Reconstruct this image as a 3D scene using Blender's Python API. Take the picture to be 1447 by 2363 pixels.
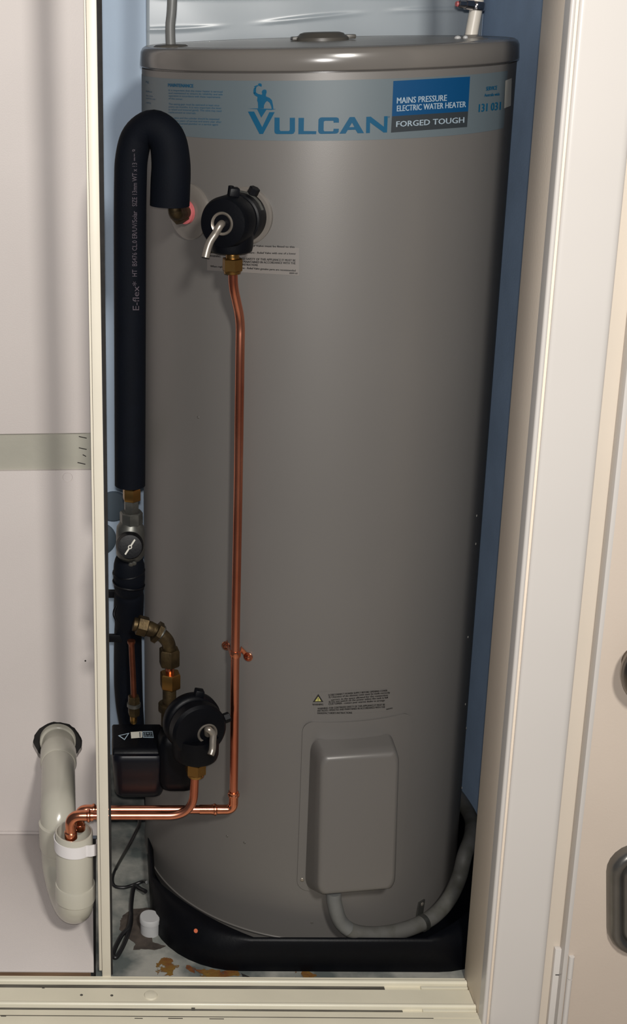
import bpy, bmesh, math, random
from mathutils import Vector, Matrix
random.seed(7)
S = bpy.context.scene
for o in list(bpy.data.objects): bpy.data.objects.remove(o)
COL = S.collection
PI = math.pi

# ---------------------------------------------------------------- camera
CAM = Vector((-0.396681, -2.420566, 1.693073))
YAW, PIT, ROL, FPX, CX, CY = -0.0477697, 0.2988455, -0.0279856, 3050.2956, 99.1077, 955.6585
W, H = 1447.0, 2363.0
_f = Vector((math.sin(YAW)*math.cos(PIT), math.cos(YAW)*math.cos(PIT), -math.sin(PIT)))
_r0 = Vector((math.cos(YAW), -math.sin(YAW), 0)); _u0 = _r0.cross(_f)
_r = _r0*math.cos(ROL) + _u0*math.sin(ROL); _u = -_r0*math.sin(ROL) + _u0*math.cos(ROL)
cd = bpy.data.cameras.new('camera'); cam = bpy.data.objects.new('camera', cd); COL.objects.link(cam)
cd.sensor_fit = 'VERTICAL'; cd.sensor_height = 24; cd.sensor_width = 24*W/H
cd.lens = FPX/H*24; cd.shift_x = (W/2-CX)/H; cd.shift_y = (CY-H/2)/H
cd.clip_start = .02; cd.clip_end = 50
cam.matrix_world = Matrix(((_r.x, _u.x, -_f.x, CAM.x), (_r.y, _u.y, -_f.y, CAM.y), (_r.z, _u.z, -_f.z, CAM.z), (0, 0, 0, 1)))
S.camera = cam

# ---------------------------------------------------------------- light
wd = bpy.data.worlds.new('world'); S.world = wd; wd.use_nodes = True
wd.node_tree.nodes['Background'].inputs[0].default_value = (.80, .86, 1, 1)
wd.node_tree.nodes['Background'].inputs[1].default_value = .08
def area(name, loc, to, size, power, col):
    l = bpy.data.lights.new(name, 'AREA'); l.shape = 'DISK'; l.size = size; l.energy = power; l.color = col
    o = bpy.data.objects.new(name, l); COL.objects.link(o); o.location = loc
    o.rotation_euler = (Vector(to)-Vector(loc)).to_track_quat('-Z', 'Y').to_euler()
area('phone_flash', tuple(CAM+Vector((.0, -.01, .035))), (-.05, 0, .85), .022, 26, (1, .965, .935))
area('room_lamp', (.12, -2.9, 2.6), (-.1, 0, .5), .30, 66, (1, .965, .90))
S.view_settings.view_transform = 'Standard'; S.view_settings.look = 'None'
S.view_settings.gamma = 1; S.view_settings.use_curve_mapping = False
S.view_settings.exposure = 0.0

# ---------------------------------------------------------------- pixel -> point helpers (measuring the photograph)
def ray(x, y): return _f + _r*((x-CX)/FPX) - _u*((y-CY)/FPX)
def onY(x, y, Y): d = ray(x, y); return CAM + d*((Y-CAM.y)/d.y)
def onZ(x, y, Z): d = ray(x, y); return CAM + d*((Z-CAM.z)/d.z)
def cyl(x, y, R=.32):
    d = ray(x, y); a = d.x*d.x+d.y*d.y; b = CAM.x*d.x+CAM.y*d.y; c = CAM.x**2+CAM.y**2-R*R
    D = max(b*b-a*c, 0); return CAM + d*((-b-math.sqrt(D))/a)
def onP(x, y, P, n): d = ray(x, y); return CAM + d*((P-CAM).dot(n)/d.dot(n))

# ---------------------------------------------------------------- materials
def srgb(c): return tuple((v/12.92 if v <= .04045 else ((v+.055)/1.055)**2.4) for v in [k/255 for k in c]) + (1,)
def mat(name, col, rough=.5, metal=0, var=.06, scale=8, bump=0, bscale=200, col2=None, thr=None, spec=.5, coat=0, stretch=None):
    m = bpy.data.materials.new(name); m.use_nodes = True; nt = m.node_tree; b = nt.nodes['Principled BSDF']
    c = srgb(col); b.inputs['Roughness'].default_value = rough; b.inputs['Metallic'].default_value = metal
    b.inputs['Specular IOR Level'].default_value = spec; b.inputs['Coat Weight'].default_value = coat
    tc = nt.nodes.new('ShaderNodeTexCoord'); mp = nt.nodes.new('ShaderNodeMapping'); nt.links.new(tc.outputs['Object'], mp.inputs[0])
    if stretch: mp.inputs['Scale'].default_value = stretch
    n = nt.nodes.new('ShaderNodeTexNoise'); n.inputs['Scale'].default_value = scale; n.inputs['Detail'].default_value = 6
    nt.links.new(mp.outputs[0], n.inputs[0])
    r = nt.nodes.new('ShaderNodeValToRGB')
    if col2: c1, c2 = c, srgb(col2)
    else: c1 = tuple(v*(1-var) for v in c[:3])+(1,); c2 = tuple(min(1, v*(1+var)) for v in c[:3])+(1,)
    r.color_ramp.elements[0].color = c1; r.color_ramp.elements[1].color = c2
    lo, hi = thr if thr else (.3, .7)
    r.color_ramp.elements[0].position = lo; r.color_ramp.elements[1].position = hi
    nt.links.new(n.outputs['Fac'], r.inputs[0]); nt.links.new(r.outputs[0], b.inputs['Base Color'])
    if bump:
        n2 = nt.nodes.new('ShaderNodeTexNoise'); n2.inputs['Scale'].default_value = bscale; n2.inputs['Detail'].default_value = 4
        nt.links.new(mp.outputs[0], n2.inputs[0]); bp = nt.nodes.new('ShaderNodeBump'); bp.inputs['Strength'].default_value = bump
        bp.inputs['Distance'].default_value = .002
        nt.links.new(n2.outputs['Fac'], bp.inputs['Height']); nt.links.new(bp.outputs[0], b.inputs['Normal'])
    return m
M = {}
M['tank'] = mat('tank_enamel', (104, 101, 98), .42, metal=.22, var=.03, scale=3, bump=.025, bscale=700)
M['lid'] = mat('lid_plastic', (98, 94, 90), .21, var=.03, scale=5)
M['lidtop'] = mat('lid_top', (118, 116, 113), .3, var=.12, scale=14, bump=.1, bscale=30)
M['lidcap'] = mat('cap_plastic', (72, 69, 64), .4)
M['band'] = mat('band_film', (84, 94, 99), .5, var=.05, scale=4)
M['blueink'] = mat('blue_ink', (0, 68, 98), .6, spec=.25, var=.03)
M['bluebox'] = mat('blue_panel', (0, 58, 98), .6, spec=.25, var=.03)
M['darkbox'] = mat('dark_panel', (42, 47, 51), .6, spec=.25, var=.03)
M['paleink'] = mat('pale_ink', (140, 155, 166), .6, spec=.25, var=.02)
M['blackink'] = mat('black_ink', (28, 26, 25), .5, var=.02)
M['yellow'] = mat('yellow_ink', (165, 160, 90), .5, var=.02)
M['clearlabel'] = mat('label_film', (112, 107, 103), .35, var=.02)
M['sticker'] = mat('sticker_paper', (178, 175, 165), .5, var=.03)
M['copper'] = mat('copper', (222, 142, 112), .27, 1, col2=(190, 105, 78), scale=22, thr=(.42, .72), stretch=(1, 1, .35))
M['copperfit'] = mat('copper_fitting', (228, 146, 112), .20, 1, var=.12, scale=40, bump=.15, bscale=90)
M['darkcopper'] = mat('dark_copper', (116, 68, 50), .4, .9, var=.15, scale=60)
M['brass'] = mat('brass', (160, 125, 72), .32, 1, col2=(150, 112, 62), scale=40)
M['oldbrass'] = mat('tarnished_brass', (84, 70, 47), .5, .85, col2=(52, 43, 30), scale=60, bump=.3, bscale=150)
M['steel'] = mat('brushed_steel', (150, 142, 132), .34, .7, var=.1, scale=60)
M['greymetal'] = mat('dull_plating', (92, 92, 88), .42, .8, var=.2, scale=60)
M['black'] = mat('black_plastic', (4, 5, 9), .45, spec=.16, var=.15, scale=40, bump=.1, bscale=200)
M['gloss'] = mat('gloss_black', (5, 6, 14), .36, spec=.35, var=.1)
M['foam'] = mat('elastomer_foam', (3, 6, 14), .75, var=.15, scale=30, bump=.15, bscale=300, spec=.12)
M['foamink'] = mat('foam_print', (66, 58, 66), .7, var=.2, scale=90)
M['pink'] = mat('pink_tape', (170, 86, 88), .5, var=.2, scale=60)
M['flange'] = mat('clear_flange', (100, 95, 90), .22, var=.05, scale=30)
M['wallside'] = mat('side_wall', (172, 198, 230), .7, var=.08, scale=9, bump=.2, bscale=250)
M['wall'] = mat('cupboard_wall', (170, 186, 204), .7, var=.05, scale=6, bump=.15, bscale=250)
M['sheet'] = mat('plastic_sheet', (150, 158, 164), .3, var=.08, scale=5)
M['panel'] = mat('white_panel', (205, 197, 193), .55, var=.025, scale=5, bump=.15, bscale=380)
M['batten'] = mat('batten_paint', (165, 162, 150), .55, var=.05, scale=10, bump=.3, bscale=60)
M['post'] = mat('cream_post', (212, 205, 189), .4, var=.025, scale=12)
M['rail'] = mat('cream_rail', (218, 212, 192), .26, var=.04, scale=12)
M['railflat'] = mat('sill_paint', (216, 209, 188), .5, var=.04, scale=10)
M['groove'] = mat('track_metal', (120, 118, 112), .35, .6, col2=(70, 66, 62), scale=30, stretch=(.3, 4, 4))
M['jamb'] = mat('jamb_paint', (230, 216, 199), .5, var=.03, scale=6, bump=.1, bscale=200)
M['arch'] = mat('architrave_gloss', (204, 199, 194), .30, var=.02, scale=3)
M['archside'] = mat('frame_paint', (205, 194, 180), .42, var=.02, scale=4)
M['door'] = mat('door_paint', (204, 190, 176), .5, var=.03, scale=4, bump=.08, bscale=300)
M['doorgrey'] = mat('gunmetal', (120, 118, 114), .3, .85, var=.12, scale=20)
M['knob'] = mat('satin_nickel', (128, 120, 112), .3, 1, var=.1, scale=20)
M['pvc'] = mat('grey_pvc', (184, 180, 167), .22, var=.025, scale=8)
M['pvcin'] = mat('pvc_inside', (130, 132, 126), .45, var=.04)
M['strap'] = mat('white_strap', (226, 222, 222), .4, var=.02)
M['conduit'] = mat('grey_conduit', (96, 97, 96), .42, var=.12, scale=30)
M['dirty'] = mat('dirty_conduit', (86, 85, 82), .6, col2=(62, 61, 52), scale=25, thr=(.45, .75))
M['hose'] = mat('white_hose', (196, 190, 180), .35, var=.03)
M['chrome'] = mat('chrome', (200, 196, 200), .1, 1, var=.05)
M['cable'] = mat('black_cable', (20, 20, 22), .4)
M['white'] = mat('white_plastic', (170, 170, 170), .45, var=.04)
M['greydisc'] = mat('grey_disc', (72, 84, 94), .6)
M['wood'] = mat('bare_timber', (140, 112, 86), .7, col2=(96, 74, 56), scale=30, stretch=(.3, 4, 4))
M['void'] = mat('dark_void', (26, 24, 23), .9, var=.3, scale=60)
M['floor'] = mat('dusty_floor', (150, 149, 142), .6, col2=(84, 90, 88), scale=14, thr=(.38, .62), bump=.3, bscale=80)
M['rust'] = mat('rust_stain', (96, 46, 18), .8, col2=(118, 92, 28), scale=34, bump=.5, bscale=160)
def ragged(m, scale, lo, hi):
    nt = m.node_tree; b = nt.nodes['Principled BSDF']; out = nt.nodes['Material Output']
    tc = nt.nodes.new('ShaderNodeTexCoord'); n = nt.nodes.new('ShaderNodeTexNoise'); n.inputs['Scale'].default_value = scale; n.inputs['Detail'].default_value = 8
    r = nt.nodes.new('ShaderNodeValToRGB'); r.color_ramp.elements[0].position = lo; r.color_ramp.elements[1].position = hi
    nt.links.new(tc.outputs['Object'], n.inputs[0]); nt.links.new(n.outputs['Fac'], r.inputs[0]); nt.links.new(r.outputs[0], b.inputs['Alpha'])
ragged(M['rust'], 60, .40, .47)
M['disc'] = mat('copper_paint', (200, 104, 70), .5)
M['hole'] = mat('broken_edge', (62, 54, 48), .9, var=.4, scale=60)
M['roomfloor'] = mat('room_floor', (150, 140, 128), .5, var=.1)
M['roomwall'] = mat('room_wall', (214, 206, 196), .7, var=.03)

# ---------------------------------------------------------------- object helpers
def tag(o, label=None, cat=None, group=None, kind=None):
    for k, v in (('label', label), ('category', cat), ('group', group), ('kind', kind)):
        if v: o[k] = v
    return o
def thing(name, loc, label, cat, group=None):
    o = bpy.data.objects.new(name, None); COL.objects.link(o); o.location = loc; o.empty_display_size = .02
    bpy.context.view_layer.update(); return tag(o, label, cat, group)
def build(name, verts, faces, m, parent=None, smooth=True, label=None, bevel=0, seg=2, sharp=40):
    me = bpy.data.meshes.new(name); me.from_pydata([tuple(v) for v in verts], [], faces); me.update()
    return link(name, me, m, parent, smooth, label, bevel, seg, sharp)
def link(name, me, m, parent=None, smooth=True, label=None, bevel=0, seg=2, sharp=40):
    bm = bmesh.new(); bm.from_mesh(me)
    bmesh.ops.recalc_face_normals(bm, faces=bm.faces)
    if bevel:
        es = [e for e in bm.edges if len(e.link_faces) == 2 and e.calc_face_angle(0) > math.radians(28)]
        bmesh.ops.bevel(bm, geom=es, offset=bevel, segments=seg, profile=.5, affect='EDGES', clamp_overlap=True)
    bm.to_mesh(me); bm.free()
    me.materials.append(m)
    if smooth:
        for p in me.polygons: p.use_smooth = True
        try: me.set_sharp_from_angle(angle=math.radians(sharp))
        except Exception: pass
    o = bpy.data.objects.new(name, me); COL.objects.link(o)
    if parent:
        o.parent = parent
        if parent.type == 'EMPTY': o.matrix_parent_inverse = Matrix.Translation(-parent.location)
    if label: o['label'] = label
    return o
def box(lo, hi):
    x0, y0, z0 = lo; x1, y1, z1 = hi
    return [(x0,y0,z0),(x1,y0,z0),(x1,y1,z0),(x0,y1,z0),(x0,y0,z1),(x1,y0,z1),(x1,y1,z1),(x0,y1,z1)], \
        [(0,3,2,1),(4,5,6,7),(0,1,5,4),(1,2,6,5),(2,3,7,6),(3,0,4,7)]
def merge(*parts):
    V, F = [], []
    for v, f in parts:
        k = len(V); V += [Vector(p) for p in v]; F += [tuple(i+k for i in q) for q in f]
    return V, F
def smoothpath(pts, n=8):
    P = [Vector(p) for p in pts]; out = []
    for i in range(len(P)-1):
        a = P[max(i-1, 0)]; b = P[i]; c = P[i+1]; d = P[min(i+2, len(P)-1)]
        for k in range(n):
            t = k/n
            out.append(.5*((2*b)+(c-a)*t+(2*a-5*b+4*c-d)*t*t+(3*b-a-3*c+d)*t**3))
    return out+[P[-1]]
def fillet(pts, rad, n=10):
    P = [Vector(p) for p in pts]; out = [P[0]]
    for i in range(1, len(P)-1):
        a = (P[i-1]-P[i]); b = (P[i+1]-P[i]); r = rad[i-1] if isinstance(rad, (list, tuple)) else rad
        d = min(r, a.length*.49, b.length*.49); a.normalize(); b.normalize()
        p0 = P[i]+a*d; p2 = P[i]+b*d
        for k in range(n+1):
            t = k/n; out.append((1-t)**2*p0+2*t*(1-t)*P[i]+t*t*p2)
    return out+[P[-1]]
def tube(path, r, n=24, caps=True, inner=None):
    P = [Vector(p) for p in path]; N = len(P); rr = r if isinstance(r, (list, tuple)) else [r]*N
    T = []
    for i in range(N):
        t = P[min(i+1, N-1)]-P[max(i-1, 0)]
        T.append(t.normalized() if t.length > 1e-9 else (T[-1] if T else Vector((0, 0, 1))))
    u = T[0].orthogonal().normalized(); V, F = [], []
    for i in range(N):
        u = (u-T[i]*u.dot(T[i])).normalized(); w = T[i].cross(u)
        for k in range(n):
            a = 2*PI*k/n; V.append(P[i]+(u*math.cos(a)+w*math.sin(a))*rr[i])
    for i in range(N-1):
        for k in range(n):
            F.append((i*n+k, i*n+(k+1) % n, (i+1)*n+(k+1) % n, (i+1)*n+k))
    if caps: F.append(tuple(range(n))[::-1]); F.append(tuple((N-1)*n+k for k in range(n)))
    return V, F
def lathe(P0, n, prof, seg=32, capa=True, capb=True):
    """prof: list of (distance along n, radius)"""
    P0 = Vector(P0); n = Vector(n).normalized(); u = n.orthogonal().normalized(); w = n.cross(u); V, F = [], []
    for a, r in prof:
        for k in range(seg):
            t = 2*PI*k/seg+.13; V.append(P0+n*a+(u*math.cos(t)+w*math.sin(t))*max(r, 1e-5))
    for i in range(len(prof)-1):
        for k in range(seg): F.append((i*seg+k, i*seg+(k+1) % seg, (i+1)*seg+(k+1) % seg, (i+1)*seg+k))
    if capa: F.append(tuple(range(seg))[::-1])
    if capb: F.append(tuple((len(prof)-1)*seg+k for k in range(seg)))
    return V, F
def hexnut(P0, n, L, r): return lathe(P0, n, [(0, r*.88), (L*.08, r), (L*.92, r), (L, r*.88)], 6)
def prism(poly, y0, y1):   # poly in (x,z), extruded along y
    n = len(poly); V = [(x, y0, z) for x, z in poly]+[(x, y1, z) for x, z in poly]
    return V, [tuple(range(n)), tuple(range(2*n-1, n-1, -1))]+[(i, i+n, (i+1) % n+n, (i+1) % n) for i in range(n)]
def extrudeX(prof, x0, x1):  # prof in (y,z)
    n = len(prof); V = [(x0, y, z) for y, z in prof]+[(x1, y, z) for y, z in prof]
    return V, [tuple(range(n)), tuple(range(2*n-1, n-1, -1))]+[(i, (i+1) % n, (i+1) % n+n, i+n) for i in range(n)]
def grid(fn, nu, nv, closeu=False):
    V = [fn(i/nu, j/nv) for j in range(nv+1) for i in range(nu+(0 if closeu else 1))]; c = nu+(0 if closeu else 1); F = []
    for j in range(nv):
        for i in range(nu):
            F.append((j*c+i, j*c+(i+1) % c, (j+1)*c+(i+1) % c, (j+1)*c+i))
    return V, F
# flat print: 2-D outlines measured in photo pixels are laid on the real surface
def print_mesh(name, polys, surf, m, parent, cell=14, label=None):
    bm = bmesh.new()
    for poly in polys:
        outer, holes = (poly, []) if not isinstance(poly, dict) else (poly['o'], poly['h'])
        if holes:   # triangle-fill with edges
            es = []
            for loop in [outer]+holes:
                vs = [bm.verts.new((x, y, 0)) for x, y in loop]
                es += [bm.edges.new((vs[i], vs[(i+1) % len(vs)])) for i in range(len(vs))]
            bmesh.ops.triangle_fill(bm, edges=es, use_beauty=True)
        else:
            bm.faces.new([bm.verts.new((x, y, 0)) for x, y in outer])
    finish_print(bm, cell, surf)
    me = bpy.data.meshes.new(name); bm.to_mesh(me); bm.free()
    return link(name, me, m, parent, smooth=True, label=label, sharp=180)
def finish_print(bm, cell, surf):
    bmesh.ops.triangulate(bm, faces=bm.faces)
    xs = [v.co.x for v in bm.verts]; x = math.ceil(min(xs)/cell)*cell
    while x < max(xs):
        bmesh.ops.bisect_plane(bm, geom=bm.verts[:]+bm.edges[:]+bm.faces[:], dist=1e-4, plane_co=(x, 0, 0), plane_no=(1, 0, 0)); x += cell
    for v in bm.verts: v.co = surf(v.co.x, v.co.y)
def text_mesh(s):
    cu = bpy.data.curves.new('t', 'FONT'); cu.body = s; cu.resolution_u = 2
    o = bpy.data.objects.new('t', cu); COL.objects.link(o)
    me = bpy.data.meshes.new_from_object(o); bpy.data.objects.remove(o); bpy.data.curves.remove(cu); return me
def text_print(name, lines, surf, m, parent, cell=1e9, label=None, bold=0):
    """lines: (string, left-baseline px, right-baseline px, left-top px): glyphs stretched to that parallelogram"""
    bm = bmesh.new()
    for s, bl, br, tl in lines:
        me = text_mesh(s)
        if not me.vertices: continue
        xs = [v.co.x for v in me.vertices]; x0, x1 = min(xs), max(xs)
        bl = Vector(bl); br = Vector(br); tl = Vector(tl)
        for dx in ([0] if not bold else [-bold, bold]):
            m2 = me.copy()
            for v in m2.vertices:
                u = (v.co.x-x0)/(x1-x0); w = v.co.y/.70
                p = bl+(br-bl)*u+(tl-bl)*w; v.co = (p.x+dx, p.y, 0)
            bm.from_mesh(m2); bpy.data.meshes.remove(m2)
        bpy.data.meshes.remove(me)
    if cell < 1e6: finish_print(bm, cell, surf)
    else:
        for v in bm.verts: v.co = surf(v.co.x, v.co.y)
    me = bpy.data.meshes.new(name); bm.to_mesh(me); bm.free()
    return link(name, me, m, parent, smooth=True, label=label, sharp=180)

ZF = -.03      # cupboard floor
# ================================================================ SETTING
st = lambda o, l=None: tag(o, l, None, None, 'structure')
st(build('floor', *box((-.425, -.39, ZF-.03), (.40, .42, ZF)), M['floor']), 'dusty grey cupboard floor stained with rust under the tray')
st(build('wall_back', *box((-.46, .38, ZF), (.42, .42, 2.12)), M['wall']), 'blue grey wall behind the water heater')
st(build('wall_right', *box((.375, -.385, ZF), (.42, .38, 2.12)), M['wallside']), 'blue grey side wall right of the water heater')
st(build('wall_divider', *box((-.412, .05, ZF), (-.400, .38, 2.12)), M['wall']))
st(build('ceiling', *box((-1.15, -.50, 2.12), (.42, .42, 2.16)), M['panel']))
st(build('wall_lintel', *box((-1.15, -.50, 1.98), (.25, -.40, 2.12)), M['roomwall']))
# left compartment: painted sheet with a hole for the drain, batten and floor board
LW = .055
hc = onY(133, 1716, LW); hr = .052
def hole_wall(z0, z1, x0, x1):
    n = 48; bm = bmesh.new()
    ring = [bm.verts.new((hc.x+hr*(1+random.uniform(-.02, .03))*math.cos(2*PI*k/n), LW, hc.z+hr*(1+random.uniform(-.02, .03))*math.sin(2*PI*k/n))) for k in range(n)]
    box_ = [bm.verts.new(p) for p in ((x0, LW, z0), (x1, LW, z0), (x1, LW, z1), (x0, LW, z1))]
    es = [bm.edges.new((l[i], l[(i+1) % len(l)])) for l in (ring, box_) for i in range(len(l))]
    bmesh.ops.triangle_fill(bm, edges=es, use_beauty=True)
    back = [bm.verts.new(v.co+Vector((0, .016, 0))) for v in ring]
    for k in range(n): bm.faces.new((ring[k], ring[(k+1) % n], back[(k+1) % n], back[k]))
    bm.verts.index_update(); V = [v.co.copy() for v in bm.verts]; F = [tuple(v.index for v in f.verts) for f in bm.faces]; bm.free(); return V, F
zb0 = onY(100, 1086, LW).z; zb1 = onY(100, 1001, LW).z
WX = -.412
lw = tag(build('wall_left', *box((-1.15, LW+.016, ZF), (WX, LW+.03, 2.12)), M['void']), 'white painted back panels of the left compartment', None, None, 'structure')
build('panel', *box((-1.15, LW, zb1), (WX, LW+.016, 2.12)), M['panel'], lw, bevel=.0015)
zl = .08
# lower sheet: split so that the drain hole is a real opening
V1, F1 = hole_wall(hc.z-.20, hc.z+.20, hc.x-.20, WX)
lp = merge((V1, F1), box((-1.15, LW, ZF), (hc.x-.20, LW+.016, zb0)), box((hc.x-.20, LW, hc.z+.20), (WX, LW+.016, zb0)), box((hc.x-.20, LW, ZF), (WX, LW+.016, hc.z-.20)))
build('panel', *lp, M['panel'], lw, smooth=False)
build('batten', *box((-1.15, LW+.008, zb0-.005), (WX, LW+.020, zb1+.005)), M['batten'], lw, label='grey green recessed batten')
# paint drips and filled screw holes
for (px, py, r) in ((156, 1101, 11.5), (189, 1233, 10)):
    p = onY(px, py, LW); build('screw_plug', *lathe((p.x, LW+.0005, p.z), (0, -1, 0), [(0, r/3050*2.75), (.0012 if r > 11 else .0006, r/3050*2.75*.93), (.0004, r/3050*2.75*.86)], 24), M['panel'], lw)
p = onY(197, 1525, LW); build('nail_hole', *lathe((p.x, LW, p.z), (0, -1, 0), [(0, .002), (.0004, .0018)], 8), M['void'], lw)
for (px, py, w) in ((194, 1008, 12), (194, 1034, 12), (191, 1068, 12), (196, 1050, 5)):
    a = onY(px-w, py-1, LW+.008); b = onY(px+w*.5, py+3, LW+.008)
    build('paint_ridge', *tube([(a.x, LW+.0075, a.z), (b.x, LW+.0075, b.z)], .0009, 6), M['void'], lw)
bx0 = onZ(216.5, 2236, -.024).x; bx1 = onY(213, 1925, LW).x
bd = st(build('floor_board', [(-1.15,-.374,-.0285),(bx0,-.374,-.0285),(bx1,LW,-.0285),(-1.15,LW,-.0285),(-1.15,-.374,-.024),(bx0,-.374,-.024),(bx1,LW,-.024),(-1.15,LW,-.024)], box((0,0,0),(1,1,1))[1], M['panel'], bevel=.001), 'white raised floor board under the plastic drain trap')
bd.name = 'trim_1'
st(build('trim_11', *box((-1.15, LW-.006, -.0235), (bx1, LW-.0003, -.0185)), M['panel'], bevel=.001))
st(build('trim_2', *box((-1.15, -.372, ZF-.03), (-.4345, -.30, -.0286)), M['wood']), 'bare timber packer under the white floor board')
st(build('trim_3', *box((-.434, -.359, ZF-.02), (-.405, .05, -.0345)), M['void']))

# sliding-door sill with two rails
def sill():
    y = lambda row, z: onZ(600, row, z).y
    b = -.027
    pr = [(-.386, -.06), (-.386, -.026)]
    def rail(y0, y1, h):
        return [(y0, b)]+[((y0+y1)/2+(y1-y0)/2*-math.cos(PI*k/8), b+h*math.sin(PI*k/8)**.6) for k in range(1, 8)]+[(y1, b)]
    a0 = y(2256, -.021); a1 = y(2271, b)
    pr += rail(a0, a1, .0055)
    g1 = y(2286, b-.004)
    pr += [(a1-.001, b-.004), (g1, b-.004), (g1-.0005, b)]
    c0 = y(2311, -.021); c1 = y(2325, b)
    pr += rail(c0, c1, .0055); g2 = y(2336, b-.004)
    pr += [(c1-.001, b-.004), (g2, b-.004), (g2-.001, b-.001)]
    e = y(2345, b-.001); pr += [(e, b-.001), (e-.0005, b-.005), (e-.003, b-.005), (e-.0045, b)]
    pr += [(-.560, b), (-.566, b-.006), (-.566, -.06)]
    return pr, a1, g1, c1, g2, b
pr, a1, g1, c1, g2, sb = sill()
sl = st(build('trim_4', *extrudeX(pr, -1.15, .2495), M['railflat'], smooth=True, sharp=50), 'cream door sill with two sliding rails across the bottom')
def railcap(y0, y1, nm, x1=.2490):
    prf = [(y0+.0002, sb-.001)]+[((y0+y1)/2-(y1-y0)/2*math.cos(PI*k/10)*1.02, sb+.0004+.0055*math.sin(PI*k/10)**.6) for k in range(0, 11)]+[(y1-.0002, sb-.001)]
    return build(nm, *extrudeX(prf, -1.149, x1), M['rail'], sl, sharp=60)
yy = lambda row, z: onZ(600, row, z).y
railcap(yy(2256, -.021), yy(2271, sb), 'rail'); railcap(yy(2311, -.021), yy(2325, sb), 'rail')
build('groove', *box((-1.149, g1+.0005, sb-.0045), (.10, a1-.001, sb-.0028)), M['groove'], sl)
ge = yy(2345, sb-.001)
build('groove', *box((-1.149, ge-.0035, sb-.0055), (.17, ge+.0002, sb-.0020)), M['groove'], sl)
build('groove', *box((-1.149, g2+.0005, sb-.0045), (.12, c1-.001, sb-.0028)), M['groove'], sl)
for (xa, xb, yg) in ((.165, .2485, (g1+a1)/2), (.155, .2485, (g2+c1)/2)):
    build('track_strip', *box((xa, yg-.0028, sb-.004), (xb, yg+.0028, sb+.001)), M['rail'], sl, bevel=.0005)
p = onZ(348, 2297, sb); build('screw_plug', *lathe((p.x, p.y, sb), (0, 0, 1), [(0, .0125), (.0022, .011), (.0034, .006), (.0036, 0.0001)], 24), M['railflat'], sl)
for px, py in ((188, 2296), (258, 2297)):
    p = onZ(px, py, sb); build('paint_chip', *lathe((p.x, p.y, sb), (0, 0, 1), [(0, .003), (.0006, .0022)], 7), M['groove'], sl)
for px, py, w in ((320, 2350, 9), (405, 2350, 16), (500, 2351, 16), (8, 2345, 6), (100, 2280, 3), (446, 2326, 4)):
    p = onZ(px, py, sb+.0003); build('paint_chip', *box((p.x-w*.0008, p.y-.0008, sb-.001), (p.x+w*.0008, p.y+.0008, sb+.0004)), M['groove'], sl)

# post between the compartments
def quadpost(name, xb0, xb1, xt0, xt1, y0, y1, z0, z1, m, par=None, bevel=.001, lab=None):
    V = [(xb0,y0,z0),(xb1,y0,z0),(xb1,y1,z0),(xb0,y1,z0),(xt0,y0,z1),(xt1,y0,z1),(xt1,y1,z1),(xt0,y1,z1)]
    return build(name, V, box((0,0,0),(1,1,1))[1], m, par, bevel=bevel, label=lab)
PY = -.386
def px_x(x, y, Y): return onY(x, y, Y).x
def line_x(pa, pb, Y, z):   # x of an image line at height z
    A = onY(*pa, Y); B = onY(*pb, Y); t = (z-A.z)/(B.z-A.z); return A.x+(B.x-A.x)*t
z0, z1 = -.027, 2.0
L0, L1 = (193, 0), (229, 2240); R0, R1 = (222.5, 0), (256, 2240)
xl = [line_x(L0, L1, PY, z) for z in (z0, z1)]; xr = [line_x(R0, R1, PY, z) for z in (z0, z1)]
post = st(quadpost('trim_5', xl[0]+.0055, xr[0], xl[1]+.003, xr[1], PY, -.360, z0, z1, M['post']), 'cream upright post between the two cupboard compartments')
quadpost('edge_bead', xl[0], xl[0]+.0052, xl[1], xl[1]+.0028, PY+.004, -.362, z0+.01, z1, M['post'], post)
quadpost('dark_strip', xr[0]+.0002, xr[0]+.0035, xr[1]+.0002, xr[1]+.009, PY+.006, -.362, z0, z1, M['void'], post, 0)  # plain dark strip added along the right side of the post

# right jamb, architrave, door
JX = .25
jf, jb = onP(1160, 1807, Vector((JX, 0, 0)), Vector((1, 0, 0))).y, -.392
st(build('wall_return', *box((JX+.02, jb, ZF), (.42, jb+.012, 2.12)), M['wall'])).name = 'wall_front'
st(build('trim_6', *box((JX, jf+.001, -.16), (JX+.02, jb+.012, 2.12)), M['jamb'], bevel=.001), 'shaded brown reveal at the right side of the cupboard opening')
st(build('trim_7', *extrudeX([(jf+.04, -.3), (jf+.09, -.3), (jf+.09, 2.12), (jf+.04, 2.12)], JX+.02, 1.0), M["roomwall"]))
def sweepz(prof, z0, z1):  # prof in (x,y)
    n = len(prof); V = [(x, y, z0) for x, y in prof]+[(x, y, z1) for x, y in prof]
    return V, [tuple(range(n)), tuple(range(2*n-1, n-1, -1))]+[(i, (i+1) % n, (i+1) % n+n, i+n) for i in range(n)]
def arc(cx_, cy_, r, a0, a1, n=6, ry=None):
    return [(cx_+r*math.cos(math.radians(a0+(a1-a0)*k/n)), cy_+(ry or r)*math.sin(math.radians(a0+(a1-a0)*k/n))) for k in range(n+1)]
AR = onY(1340, 1400, jf).x
prof = [(JX-.0005, jf+.02)]+arc(JX+.0035, jf-.001, .004, 180, 360, 8)+[(JX+.0085, jf+.0045), (JX+.012, jf+.003)]+arc(JX+.020, jf-.001, .008, 180, 270, 5, .004)+arc(AR-.012, jf-.001, .012, 270, 360, 7, .008)+[(AR, jf+.02)]
st(build('trim_8', *sweepz(prof, -.16, 2.12), M['arch'], sharp=50), 'glossy white architrave with a bead along the cupboard opening')
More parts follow.
